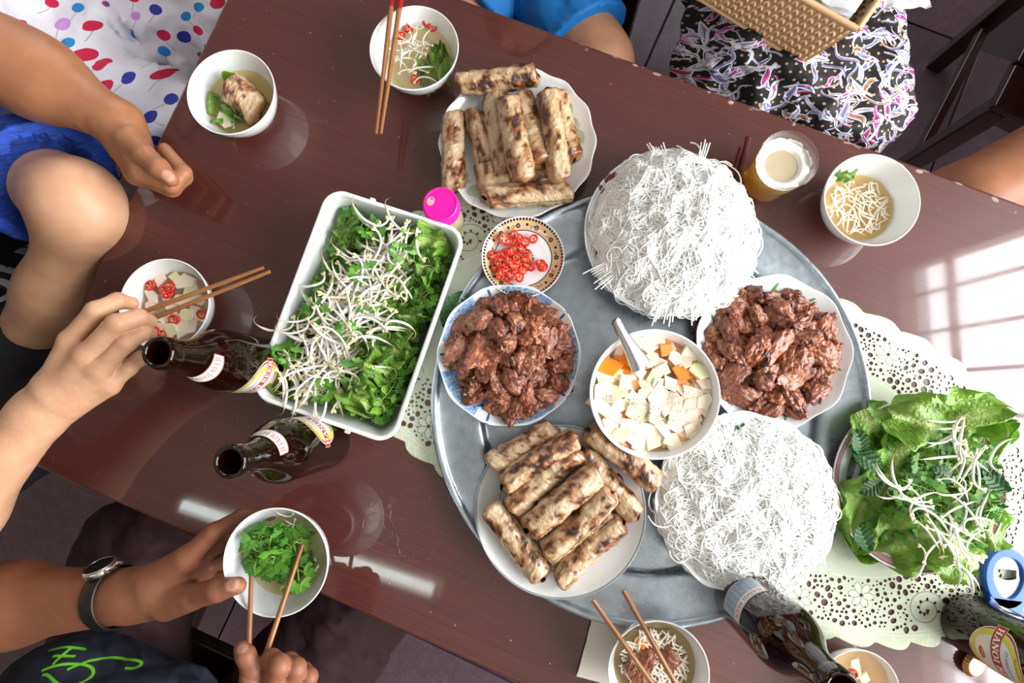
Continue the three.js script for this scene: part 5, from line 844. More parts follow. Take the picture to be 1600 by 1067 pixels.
// --- the person in the cherry print blouse (left end of the table, fist on the table edge)
{
  const hip = V(-1.0, 0.56, -0.74), F = U3, S = V3, o = (f, s, y) => toward(hip, f, s, y, F, S);
  const elbow = at(14, 96, 0.065), wrist = at(186, 193, 0.05), shR = V(-0.80, 1.06, -0.46), shL = o(0.06, -0.19, 0.5), neck = o(0.08, 0, 0.58), hd = headBones(neck, F);
  const wL = o(0.30, -0.12, 0.13), eL = o(0.08, -0.27, 0.22);
  const arm = [bone(shR, elbow, 0.052, 0.045), bone(elbow, V().lerpVectors(elbow, wrist, 0.3), 0.045, 0.0455), bone(V().lerpVectors(elbow, wrist, 0.3), wrist, 0.0455, 0.0275)];
  const legs = [bone(o(0, 0.09, -0.02), o(0.44, 0.10, -0.02), 0.085, 0.062), bone(o(0.44, 0.10, -0.02), o(0.46, 0.10, -0.46), 0.052, 0.036), bone(o(0, -0.09, -0.02), o(0.44, -0.10, -0.02), 0.085, 0.062), bone(o(0.44, -0.10, -0.02), o(0.46, -0.10, -0.46), 0.052, 0.036), bone(o(0.46, 0.10, -0.51), o(0.58, 0.10, -0.53), 0.036, 0.026), bone(o(0.46, -0.10, -0.51), o(0.58, -0.10, -0.53), 0.036, 0.026)];
  const trunk = [bone(o(0, -0.07, 0), o(0, 0.07, 0), 0.12, 0.12), bone(o(0, 0, 0.05), o(0.05, 0, 0.42), 0.125, 0.13), bone(o(0.05, -0.12, 0.46), o(0.05, 0.12, 0.46), 0.075, 0.075), bone(shR, o(0.05, 0.12, 0.46), 0.06, 0.07), bone(shL, o(0.05, -0.12, 0.46), 0.06, 0.07)];
  const q = (l) => px3(l), fist = {
    palm: [bone(wrist, at(200, 222, 0.045), 0.0275, 0.027), bone(at(200, 215, 0.06), at(222, 268, 0.058), 0.018, 0.015), bone(at(198, 222, 0.035), at(214, 268, 0.03), 0.02, 0.017), bone(at(204, 222, 0.048), at(238, 262, 0.046), 0.018, 0.016)],
    fingers: [
      [q([[222, 270, 0.060], [268, 290, 0.060], [287, 270, 0.056], [257, 233, 0.050]]), [0.0118, 0.0108, 0.0095, 0.0078]],
      [q([[218, 274, 0.043], [268, 294, 0.042], [288, 277, 0.039], [262, 243, 0.036]]), [0.0118, 0.0110, 0.0096, 0.008]],
      [q([[214, 275, 0.027], [262, 293, 0.026], [281, 278, 0.024], [258, 250, 0.024]]), [0.011, 0.0104, 0.0092, 0.008]],
      [q([[208, 270, 0.014], [248, 286, 0.013], [266, 274, 0.0125], [248, 252, 0.013]]), [0.010, 0.0092, 0.0084, 0.0075]],
      [q([[203, 218, 0.066], [226, 243, 0.073], [249, 263, 0.076], [267, 280, 0.0735]]), [0.015, 0.0128, 0.0122, 0.0088]]],
    nails: [{ p: at(262, 274, 0.0835), r: 0.0085 }] };
  const left = lapHand(wL, o(0.5, -0.10, 0.12), 1), p = person('person in a white cherry-print blouse with a loose fist on the table corner', [C(160, 108, 74), C(136, 82, 56)], [...arm, ...legs, ...trunk, ...hd.bones, bone(shL, eL, 0.048, 0.04), bone(eL, wL, 0.04, 0.027)], [fist, left]);
  dressHead(p, hd, true);
  const cherry = canvas(1024, 1024, (x, w, h) => {
    x.fillStyle = 'rgb(232,232,238)'; x.fillRect(0, 0, w, h); const cols = ['rgb(206,20,66)', 'rgb(206,20,66)', 'rgb(24,140,208)', 'rgb(36,54,160)', 'rgb(206,150,218)'], done = [];
    for (let k = 0; k < 900 && done.length < 92; k++) { const cx = R(0, w), cy = R(0, h); if (done.some(([a, b]) => { const dx = Math.min(Math.abs(a - cx), w - Math.abs(a - cx)), dy = Math.min(Math.abs(b - cy), h - Math.abs(b - cy)); return Math.hypot(dx, dy) < 78; })) continue; done.push([cx, cy]);
      const col = pick(cols), r = R(24, 34), an = R(-0.7, 0.7), st = R(-0.6, 0.6), kind = rnd(); for (const ox of [-w, 0, w]) for (const oy of [-h, 0, h]) { x.save(); x.translate(cx + ox, cy + oy); x.rotate(an); if (kind < 0.14) { x.fillStyle = 'rgb(206,40,90)'; for (let j = 0; j < 8; j++) { x.beginPath(); x.arc(Math.cos(j * 0.785) * 11, Math.sin(j * 0.785) * 11, 4, 0, 7); x.fill(); } x.fillStyle = 'rgb(40,90,190)'; x.beginPath(); x.arc(0, 0, 9, 0, 7); x.fill(); } else { x.strokeStyle = 'rgba(150,160,120,0.9)'; x.lineWidth = 3; x.beginPath(); x.moveTo(0, -r * 0.7); x.quadraticCurveTo(30 * st, -r * 1.7, 60 * st, -r * 2.3); x.stroke(); x.fillStyle = col; x.beginPath(); x.ellipse(0, 0, r, r * 0.82, 0, 0, 7); x.fill(); } x.restore(); } }
  }); cherry.repeat.set(1 / 0.40, 1 / 0.40);
  const bl = mat(0xffffff, 0.75, { map: cherry, side: THREE.DoubleSide });
  cloth(p.g, 'blouse', [...trunk, bone(o(0, 0.09, 0), o(0.46, 0.11, -0.01), 0.095, 0.075), bone(o(0, -0.09, 0), o(0.46, -0.11, -0.01), 0.095, 0.075), bone(shR, V().lerpVectors(shR, elbow, 0.55), 0.058, 0.056), bone(shL, V().lerpVectors(shL, eL, 0.55), 0.056, 0.054)], 0.09, 0.012, [0.020, 9], [{ p: V().lerpVectors(shR, elbow, 0.55), n: V().subVectors(elbow, shR).normalize().multiplyScalar(1) }].slice(1), bl, 'white blouse printed with cherries and flowers', 0.011);
}
// --- the person in the black shirt with one knee drawn up (left end, reaching with chopsticks)
{
  const F = U3, S = V3, hip = V(-1.0, 0.55, -0.13), o = (f, s, y) => toward(hip, f, s, y, F, S);
  const kneeL = at(118, 312, 0.02), hipL = at(-95, 190, -0.15), ankL = at(-45, 665, -0.26), calf = at(90, 455, -0.07);
  const wrist = at(62, 646, 0.115), elbow = at(-150, 880, 0.09), shR = V(-0.95, 1.08, 0.16), shL = o(0.06, -0.19, 0.52), neck = o(0.08, 0, 0.60), hd = headBones(neck, F);
  const legR = [bone(o(0, 0.10, -0.02), o(0.19, 0.08, -0.05), 0.085, 0.062), bone(o(0.19, 0.08, -0.05), o(0.15, 0.08, -0.46), 0.052, 0.036), bone(o(0.15, 0.08, -0.50), o(0.26, 0.08, -0.52), 0.036, 0.026)];
  const legL = [bone(hipL, kneeL, 0.070, 0.048), bone(kneeL, at(132, 338, 0.01), 0.047, 0.046), bone(at(128, 338, 0.01), calf, 0.044, 0.046), bone(calf, ankL, 0.047, 0.034), bone(ankL, V().copy(ankL).add(V(0.06, -0.03, 0.08)), 0.036, 0.026)];
  const trunk = [bone(o(0, -0.08, 0), o(0, 0.08, 0), 0.125, 0.125), bone(o(0, 0, 0.05), o(0.05, 0, 0.42), 0.125, 0.135), bone(o(0.05, -0.12, 0.47), o(0.05, 0.12, 0.47), 0.078, 0.078), bone(shR, o(0.05, 0.12, 0.47), 0.062, 0.07), bone(shL, o(0.05, -0.12, 0.47), 0.062, 0.07), bone(hipL, o(0, -0.08, 0), 0.074, 0.11)];
  const q = px3, hand = {
    palm: [bone(wrist, at(86, 616, 0.122), 0.0275, 0.025), bone(at(84, 600, 0.125), at(112, 534, 0.136), 0.017, 0.0125), bone(at(92, 610, 0.128), at(135, 556, 0.142), 0.0165, 0.013), bone(at(98, 622, 0.124), at(155, 578, 0.136), 0.0165, 0.0125), bone(at(104, 636, 0.114), at(170, 602, 0.122), 0.017, 0.0115)],
    fingers: [
      [q([[111, 532, 0.137], [150, 486, 0.146], [184, 470, 0.132], [206, 474, 0.114]]), [0.0112, 0.0104, 0.009, 0.0074]],
      [q([[135, 555, 0.143], [182, 506, 0.150], [216, 496, 0.134], [234, 502, 0.115]]), [0.0116, 0.0106, 0.0094, 0.0078]],
      [q([[155, 577, 0.137], [196, 536, 0.140], [222, 520, 0.124], [234, 520, 0.108]]), [0.0112, 0.010, 0.009, 0.0076]],
      [q([[170, 601, 0.122], [200, 575, 0.120], [220, 560, 0.104], [228, 556, 0.092]]), [0.0102, 0.009, 0.0082, 0.007]],
      [q([[86, 592, 0.112], [120, 545, 0.098], [165, 518, 0.096], [200, 508, 0.098]]), [0.015, 0.0125, 0.0115, 0.0085]]],
    nails: [{ p: at(203, 469, 0.1205), r: 0.006 }, { p: at(232, 496, 0.122), r: 0.006 }] };
  const eL = o(-0.2, -0.24, 0.26), wL = o(-0.26, -0.24, 0.03), left = lapHand(wL, o(-0.36, -0.2, 0.02), 1);
  const p = person('person in a black shirt and blue shorts with one bare knee drawn up', [C(206, 160, 126), C(186, 128, 98)], [...legR, ...legL, ...trunk, ...hd.bones, bone(shR, elbow, 0.05, 0.046), bone(elbow, V().lerpVectors(elbow, wrist, 0.35), 0.046, 0.044), bone(V().lerpVectors(elbow, wrist, 0.35), wrist, 0.044, 0.0275), bone(shL, eL, 0.048, 0.042), bone(eL, wL, 0.042, 0.027)], [hand, left]);
  dressHead(p, hd, false);
  const denim = dataTex(256, 256, (u, v) => { const s = 0.8 + 0.35 * fbm(u * 14, v * 70, 3) + 0.15 * fbm(u * 60, v * 120, 5); return [18 * s, 74 * s, 190 * s].map((z) => clamp(z, 0, 255)); }, true); denim.repeat.set(5, 5);
  const sm = mat(0xffffff, 0.75, { map: denim, side: THREE.DoubleSide }), axis = V().subVectors(kneeL, hipL).normalize();
  const hem = V().lerpVectors(hipL, kneeL, 0.86);
  cloth(p.g, 'shorts', [bone(hipL, kneeL, 0.090, 0.070), bone(hipL, o(0, 0, 0), 0.112, 0.135), bone(o(0, 0.08, -0.02), o(0.16, 0.08, -0.05), 0.095, 0.08)], 0.04, 0.010, [0.009, 16], [{ p: hem, n: axis }], sm, 'bright blue shorts', 0.009);
  cloth(p.g, 'cuff', [bone(hipL, kneeL, 0.090, 0.070)], 0.03, 0.0145, [0.005, 18], [{ p: hem, n: axis }, { p: V().copy(hem).addScaledVector(axis, -0.042), n: axis.clone().negate() }], sm, 'turned-up blue cuff', 0.007);
  const bsh = mat(C(20, 19, 24), 0.8, { side: THREE.DoubleSide });
  const belly = [...trunk.slice(0, 5), bone(o(0.16, -0.02, 0.02), o(0.16, 0.12, 0.02), 0.11, 0.11), bone(shR, V().lerpVectors(shR, elbow, 0.5), 0.058, 0.058), bone(shL, V().lerpVectors(shL, eL, 0.5), 0.056, 0.056)];
  const shirt = cloth(p.g, 'shirt', belly, 0.07, 0.014, [0.010, 11], [], bsh, 'black shirt with pale grey lettering', 0.011);
  const letters = canvas(512, 160, (x) => { x.clearRect(0, 0, 512, 160); x.fillStyle = 'rgb(176,178,184)'; x.font = 'bold 150px sans-serif'; x.textAlign = 'center'; x.fillText('NOLE', 256, 134, 480); });
  const pc = at(26, 450, -0.14), rr = V(0.26, 0, -0.965).normalize(), nn = V(0.35, 0.93, 0.09).normalize(), uu = V().crossVectors(nn, rr).normalize(); printOn(p.g, 'lettering', shirt.f, pc, V().crossVectors(uu, nn).normalize(), uu, 0.22, 0.06, letters);
}
// --- the person in the dark shirt with green writing (near side of the table, holding the bowl of herbs)
{
  const F = V3.clone().negate(), S = U3, hip = V(-0.62, 0.54, 0.62), o = (f, s, y) => toward(hip, f, s, y, F, S);
  const wrist = at(208, 930, 0.078), elbow = at(-70, 950, 0.02), shL = o(0.06, -0.20, 0.52), shR = o(0.10, 0.19, 0.52), neck = o(0.09, 0, 0.60), hd = headBones(neck, F);
  const kneeL = at(225, 860, -0.27), kneeR = at(545, 960, -0.26);
  const legs = [bone(o(0, -0.10, -0.02), kneeL, 0.09, 0.066), bone(kneeL, V(kneeL.x, 0.1, kneeL.z - 0.02), 0.055, 0.038), bone(o(0, 0.10, -0.02), kneeR, 0.09, 0.066), bone(kneeR, V(kneeR.x, 0.1, kneeR.z - 0.02), 0.055, 0.038), bone(V(kneeL.x, 0.04, kneeL.z), V(kneeL.x + 0.05, 0.03, kneeL.z - 0.14), 0.036, 0.028), bone(V(kneeR.x, 0.04, kneeR.z), V(kneeR.x + 0.05, 0.03, kneeR.z - 0.14), 0.036, 0.028)];
  const trunk = [bone(o(0, -0.08, 0), o(0, 0.08, 0), 0.125, 0.125), bone(o(0.02, -0.03, 0.05), o(0.08, 0, 0.42), 0.135, 0.138), bone(o(0.06, -0.12, 0.47), o(0.06, 0.12, 0.47), 0.08, 0.08), bone(shR, o(0.06, 0.12, 0.47), 0.064, 0.07), bone(shL, o(0.06, -0.12, 0.47), 0.064, 0.07)];
  const q = px3, left = {
    palm: [bone(wrist, at(244, 920, 0.085), 0.0275, 0.026), bone(at(240, 908, 0.09), at(292, 874, 0.098), 0.019, 0.015), bone(at(244, 918, 0.08), at(300, 888, 0.078), 0.02, 0.016), bone(at(250, 930, 0.072), at(305, 905, 0.064), 0.02, 0.015), bone(at(236, 936, 0.084), at(290, 932, 0.098), 0.020, 0.0155)],
    fingers: [
      [q([[292, 872, 0.099], [334, 832, 0.100], [378, 808, 0.094], [424, 803, 0.086]]), [0.0120, 0.0104, 0.0092, 0.0076]],
      [q([[298, 880, 0.084], [342, 848, 0.070], [392, 838, 0.058], [430, 838, 0.054]]), [0.0118, 0.0104, 0.0092, 0.008]],
      [q([[302, 894, 0.070], [350, 872, 0.054], [396, 866, 0.050], [430, 866, 0.050]]), [0.0112, 0.0100, 0.009, 0.008]],
      [q([[304, 908, 0.060], [350, 898, 0.048], [386, 892, 0.047], [410, 890, 0.048]]), [0.0104, 0.0092, 0.0084, 0.0074]],
      [q([[262, 946, 0.092], [300, 933, 0.106], [340, 921, 0.121], [371, 915, 0.126]]), [0.0165, 0.0135, 0.0125, 0.0092]]],
    nails: [{ p: at(362, 913, 0.1345), r: 0.0085 }] };
  const wR = at(452, 1135, 0.105), eR = o(0.02, 0.30, 0.24), right = {
    palm: [bone(wR, at(446, 1108, 0.115), 0.0265, 0.024), bone(at(430, 1100, 0.125), at(402, 1078, 0.135), 0.016, 0.0125), bone(at(446, 1098, 0.131), at(430, 1066, 0.141), 0.016, 0.0125), bone(at(458, 1100, 0.127), at(452, 1066, 0.135), 0.016, 0.012), bone(at(468, 1102, 0.119), at(472, 1074, 0.125), 0.016, 0.011)],
    fingers: [
      [q([[402, 1077, 0.136], [394, 1046, 0.145], [384, 1024, 0.147], [378, 1014, 0.143]]), [0.0118, 0.0104, 0.0095, 0.008]],
      [q([[430, 1065, 0.142], [436, 1040, 0.151], [424, 1030, 0.143], [408, 1040, 0.133]]), [0.0118, 0.0108, 0.0095, 0.008]],
      [q([[452, 1065, 0.136], [462, 1044, 0.143], [452, 1034, 0.133], [434, 1042, 0.125]]), [0.0112, 0.010, 0.009, 0.008]],
      [q([[472, 1073, 0.126], [482, 1058, 0.131], [474, 1048, 0.121], [458, 1054, 0.115]]), [0.010, 0.009, 0.0082, 0.0072]],
      [q([[428, 1112, 0.129], [402, 1100, 0.141], [390, 1078, 0.147], [388, 1056, 0.147]]), [0.014, 0.012, 0.0112, 0.0088]]],
    nails: [{ p: at(379, 1013, 0.151), r: 0.0065 }] };
  const p = person('person in a dark shirt with green writing, holding a bowl and chopsticks', [C(134, 86, 62), C(112, 64, 46)], [...legs, ...trunk, ...hd.bones, bone(shL, elbow, 0.052, 0.046), bone(elbow, V().lerpVectors(elbow, wrist, 0.35), 0.046, 0.044), bone(V().lerpVectors(elbow, wrist, 0.35), wrist, 0.044, 0.0285), bone(shR, eR, 0.05, 0.043), bone(eR, wR, 0.043, 0.027)], [left, right]);
  dressHead(p, hd, false);
  cloth(p.g, 'trousers', [...legs.slice(0, 4).map((b) => bone(b.a, V().addVectors(b.a, b.d), b.ra + 0.012, b.rb + 0.016)), bone(o(0, -0.1, 0), o(0, 0.1, 0), 0.12, 0.12)], 0.05, 0.012, [0.012, 12], [], mat(C(40, 10, 16), 0.85), 'dark maroon trousers', 0.011);
  const shirt = cloth(p.g, 'shirt', [...trunk, bone(o(0.13, -0.10, 0.10), o(0.13, 0.02, 0.10), 0.10, 0.10), bone(shL, V().lerpVectors(shL, elbow, 0.45), 0.06, 0.06), bone(shR, V().lerpVectors(shR, eR, 0.5), 0.058, 0.058)], 0.07, 0.014, [0.012, 11], [], mat(C(30, 34, 48), 0.8, { side: THREE.DoubleSide }), 'dark navy shirt with green script', 0.011);
  const script = canvas(512, 256, (x) => { x.clearRect(0, 0, 512, 256); x.strokeStyle = 'rgb(104,190,36)'; x.lineWidth = 13; x.lineCap = 'round'; x.lineJoin = 'round';
    x.beginPath(); x.moveTo(20, 60); x.quadraticCurveTo(110, 30, 190, 44); x.moveTo(130, 40); x.lineTo(110, 120); x.moveTo(80, 86); x.lineTo(170, 80); x.moveTo(70, 150); x.quadraticCurveTo(190, 100, 260, 118); x.bezierCurveTo(340, 140, 300, 230, 220, 214); x.bezierCurveTo(160, 200, 120, 160, 90, 170); x.moveTo(190, 140); x.bezierCurveTo(260, 70, 340, 60, 400, 74); x.quadraticCurveTo(490, 70, 490, 96); x.quadraticCurveTo(486, 120, 440, 116); x.stroke(); x.lineWidth = 8; x.beginPath(); x.moveTo(150, 236); x.quadraticCurveTo(220, 224, 300, 244); x.stroke(); });
  { const nn = V(0.05, 0.85, -0.53).normalize(), rr = V(0.985, 0, 0.0).addScaledVector(nn, -0.05).normalize(), uu = V().crossVectors(nn, rr).normalize(); printOn(p.g, 'script', shirt.f, at(122, 1040, -0.05), V().crossVectors(uu, nn).normalize(), uu, 0.125, 0.072, script); }
  // wristwatch
  const wd = V().subVectors(wrist, elbow).normalize(), wc = V().lerpVectors(elbow, wrist, 0.90).add(V(0.0, 0, 0)), wt = part(p.g, 'wristwatch', (() => { const B = new Builder(), up = V(0, 1, 0).addScaledVector(wd, -wd.y).normalize(), sd = V().crossVectors(wd, up), pts = []; return gridGeo(9, 48, (s, t) => { const a = s * 6.28319, tt = t * 6.28319, r = 0.0345 + 0.0016 * Math.cos(tt); return V().copy(wc).addScaledVector(up, Math.cos(a) * r).addScaledVector(sd, Math.sin(a) * r).addScaledVector(wd, Math.sin(tt) * 0.0105); }, true); })(), mat(C(18, 16, 16), 0.45), 'black wristwatch strap');
  const up = V(0, 1, 0).addScaledVector(wd, -wd.y).normalize(), sd = V().crossVectors(up, wd).normalize(), steel = mat(C(206, 204, 196), 0.22, { metalness: 1 });
  const cdir = V().addScaledVector(up, 0.36).addScaledVector(sd, 0.93).normalize(), cc = V().copy(wc).addScaledVector(cdir, 0.039), toN = new THREE.Quaternion().setFromUnitVectors(V(0, 1, 0), cdir);
  const cas = part(wt, 'watch_case', turned([[0, 0], [0.016, 0], [0.0178, 0.002], [0.018, 0.006], [0.0165, 0.0085], [0.0145, 0.0088], [0.0142, 0.0078], [0, 0.0078]], 40), steel, 'steel watch case'); cas.position.copy(cc).addScaledVector(cdir, -0.004); cas.quaternion.copy(toN);
  const face = part(wt, 'watch_face', new THREE.CylinderGeometry(0.014, 0.014, 0.0006, 32), mat(C(26, 26, 30), 0.2)); face.position.copy(cc).addScaledVector(cdir, 0.0043); face.quaternion.copy(toN);
  for (let k = -1; k <= 1; k++) { const kn = part(wt, 'crown', new THREE.CylinderGeometry(0.0022, 0.0022, 0.006, 12).rotateZ(Math.PI / 2), steel); kn.position.copy(cc).addScaledVector(wd, 0.0185).addScaledVector(V().crossVectors(cdir, wd), k * 0.008); }
}
// --- the person in blue shorts on the far side
function farSitter(label, tone, hip, knees, cut, shortsM, shortsLabel, shirtC) {
  const F = V3, S = U3.clone().negate(), o = (f, s, y) => toward(hip, f, s, y, F, S), shL = o(-0.02, -0.19, 0.5), shR = o(-0.02, 0.19, 0.5), neck = o(0, 0, 0.58), hd = headBones(neck, F);
  const legs = knees.flatMap((kn, i) => { const h = o(0, i ? 0.09 : -0.09, 0); return [bone(h, kn, 0.085, 0.062), bone(kn, V(kn.x, 0.1, kn.z + 0.02), 0.054, 0.036), bone(V(kn.x, 0.045, kn.z), V(kn.x - 0.04, 0.03, kn.z + 0.13), 0.036, 0.027)]; });
  const trunk = [bone(o(0, -0.08, 0.02), o(0, 0.08, 0.02), 0.12, 0.12), bone(o(0, 0, 0.05), o(-0.02, 0, 0.42), 0.125, 0.13), bone(o(-0.02, -0.12, 0.46), o(-0.02, 0.12, 0.46), 0.075, 0.075), bone(shL, o(-0.02, -0.12, 0.46), 0.06, 0.07), bone(shR, o(-0.02, 0.12, 0.46), 0.06, 0.07)];
  const eL = o(-0.16, -0.27, 0.26), eR = o(-0.16, 0.27, 0.26), wL = o(0.02, -0.16, 0.13), wR = o(0.02, 0.16, 0.13);
  const p = person(label, tone, [...legs, ...trunk, ...hd.bones, bone(shL, eL, 0.048, 0.042), bone(eL, wL, 0.042, 0.027), bone(shR, eR, 0.048, 0.042), bone(eR, wR, 0.042, 0.027)], [lapHand(wL, o(0.22, -0.12, 0.12), 1), lapHand(wR, o(0.22, 0.12, 0.12), -1)]);
  dressHead(p, hd, false);
  cloth(p.g, 'shirt', [...trunk, bone(shL, V().lerpVectors(shL, eL, 0.5), 0.056, 0.056), bone(shR, V().lerpVectors(shR, eR, 0.5), 0.056, 0.056)], 0.05, 0.012, [0.010, 11], [], mat(shirtC, 0.8), undefined, 0.013);
  if (shortsM) { const d = V().subVectors(knees[0], hip).normalize(); knees.forEach((kn, i) => { const h = o(0, i ? 0.09 : -0.09, 0), hemP = V().lerpVectors(h, kn, cut); cloth(p.g, 'shorts', [bone(h, kn, 0.092, 0.074), bone(o(0, 0, 0), h, 0.11, 0.1)], 0.03, 0.009, [0.008, 12], [{ p: hemP, n: V().subVectors(kn, h).normalize() }], shortsM, shortsLabel, 0.009); }); }
  return { p, o, trunk, legs };
}
farSitter('person in bright blue shorts seated between the leaf plate and the printed skirt', [C(176, 128, 98), C(150, 98, 74)], V(-0.02, 0.55, -0.93), [at(708, 40, -0.2), at(930, 100, -0.2)], 0.9, mat(C(0, 104, 176), 0.7, { side: THREE.DoubleSide }), 'bright blue shorts', C(90, 92, 100));
farSitter('person with a bare knee under the table end beside the noodle bowl', [C(158, 106, 76), C(134, 80, 56)], V(1.12, 0.56, -0.60), [at(1500, 325, -0.12), at(1700, 420, -0.16)], 0.42, mat(C(18, 34, 62), 0.8, { side: THREE.DoubleSide }), 'dark navy shorts', C(70, 74, 86));
// --- the person in the printed skirt
{
  const swirl = canvas(1024, 1024, (x, w, h) => {
    x.fillStyle = 'rgb(16,16,22)'; x.fillRect(0, 0, w, h);
    for (let i = 0; i < 26; i++) for (let j = 0; j < 26; j++) { x.fillStyle = 'rgb(206,160,120)'; x.beginPath(); x.arc((i + (j % 2) * 0.5) * w / 26, j * h / 26, 6.5, 0, 7); x.fill(); }
    const fill = ['rgb(186,182,214)', 'rgb(214,214,228)', 'rgb(196,62,150)', 'rgb(176,138,104)', 'rgb(128,126,170)', 'rgb(224,222,232)'];
    for (let k = 0; k < 430; k++) { const cx = R(0, w), cy = R(0, h), a = R(0, 6.28), s = R(0.5, 1.0), c = pick(fill), inner = pick(fill), b1 = R(-60, 60), b2 = R(8, 26), b3 = R(-50, 50), bare = rnd() < 0.4; for (const ox of [-w, 0, w]) for (const oy of [-h, 0, h]) { if (cx + ox < -120 || cx + ox > w + 120 || cy + oy < -120 || cy + oy > h + 120) continue; x.save(); x.translate(cx + ox, cy + oy); x.rotate(a); x.scale(s, s); x.lineCap = 'round'; x.beginPath(); x.moveTo(-70, b3); x.bezierCurveTo(-30, -b2 - b1, 14, -b2 + b1, 64, b3 * 0.3); if (bare) { x.lineWidth = R(7, 15); x.strokeStyle = c; x.stroke(); x.lineWidth = 4; x.strokeStyle = 'rgb(228,228,238)'; x.beginPath(); x.moveTo(-74, b3 + 8); x.bezierCurveTo(-30, -b2 - b1 + 9, 14, -b2 + b1 + 9, 66, b3 * 0.3 + 8); x.stroke(); } else { x.bezierCurveTo(30, b2 * 1.4 + b1, -20, b2 - b1, -70, b3); x.fillStyle = c; x.fill(); x.lineWidth = 5; x.strokeStyle = 'rgb(232,232,240)'; x.stroke(); x.lineWidth = 3; x.strokeStyle = 'rgb(18,18,26)'; x.beginPath(); x.moveTo(-50, b3 * 0.8); x.bezierCurveTo(-20, -b1 * 0.8, 14, b1 * 0.8, 50, b3 * 0.3); x.stroke(); x.fillStyle = inner; x.beginPath(); x.ellipse(16, b1 * 0.3, 15, 6, 0.6, 0, 7); x.fill(); } x.restore(); } }
  }); swirl.repeat.set(1 / 0.34, 1 / 0.34);
  const hip = V(0.46, 0.56, -0.96), kn = [at(1168, 118, -0.2), at(1290, 165, -0.2)];
  const { p, o, trunk } = farSitter('person in a swirl-printed skirt with a tissue basket on the lap', [C(190, 140, 108), C(166, 110, 84)], hip, kn, 0, null, '', C(60, 50, 66));
  cloth(p.g, 'skirt', [bone(o(0, -0.09, 0.02), kn[1], 0.10, 0.088), bone(o(0, 0.09, 0.02), kn[0], 0.10, 0.088), bone(kn[0], V().copy(kn[0]).add(V(0, -0.3, 0.03)), 0.085, 0.11), bone(kn[1], V().copy(kn[1]).add(V(0, -0.3, 0.03)), 0.085, 0.11)], 0.10, 0.012, [0.022, 10], [], mat(0xffffff, 0.7, { map: swirl, side: THREE.DoubleSide }), 'black skirt printed with violet and pink swirls', 0.010);
}

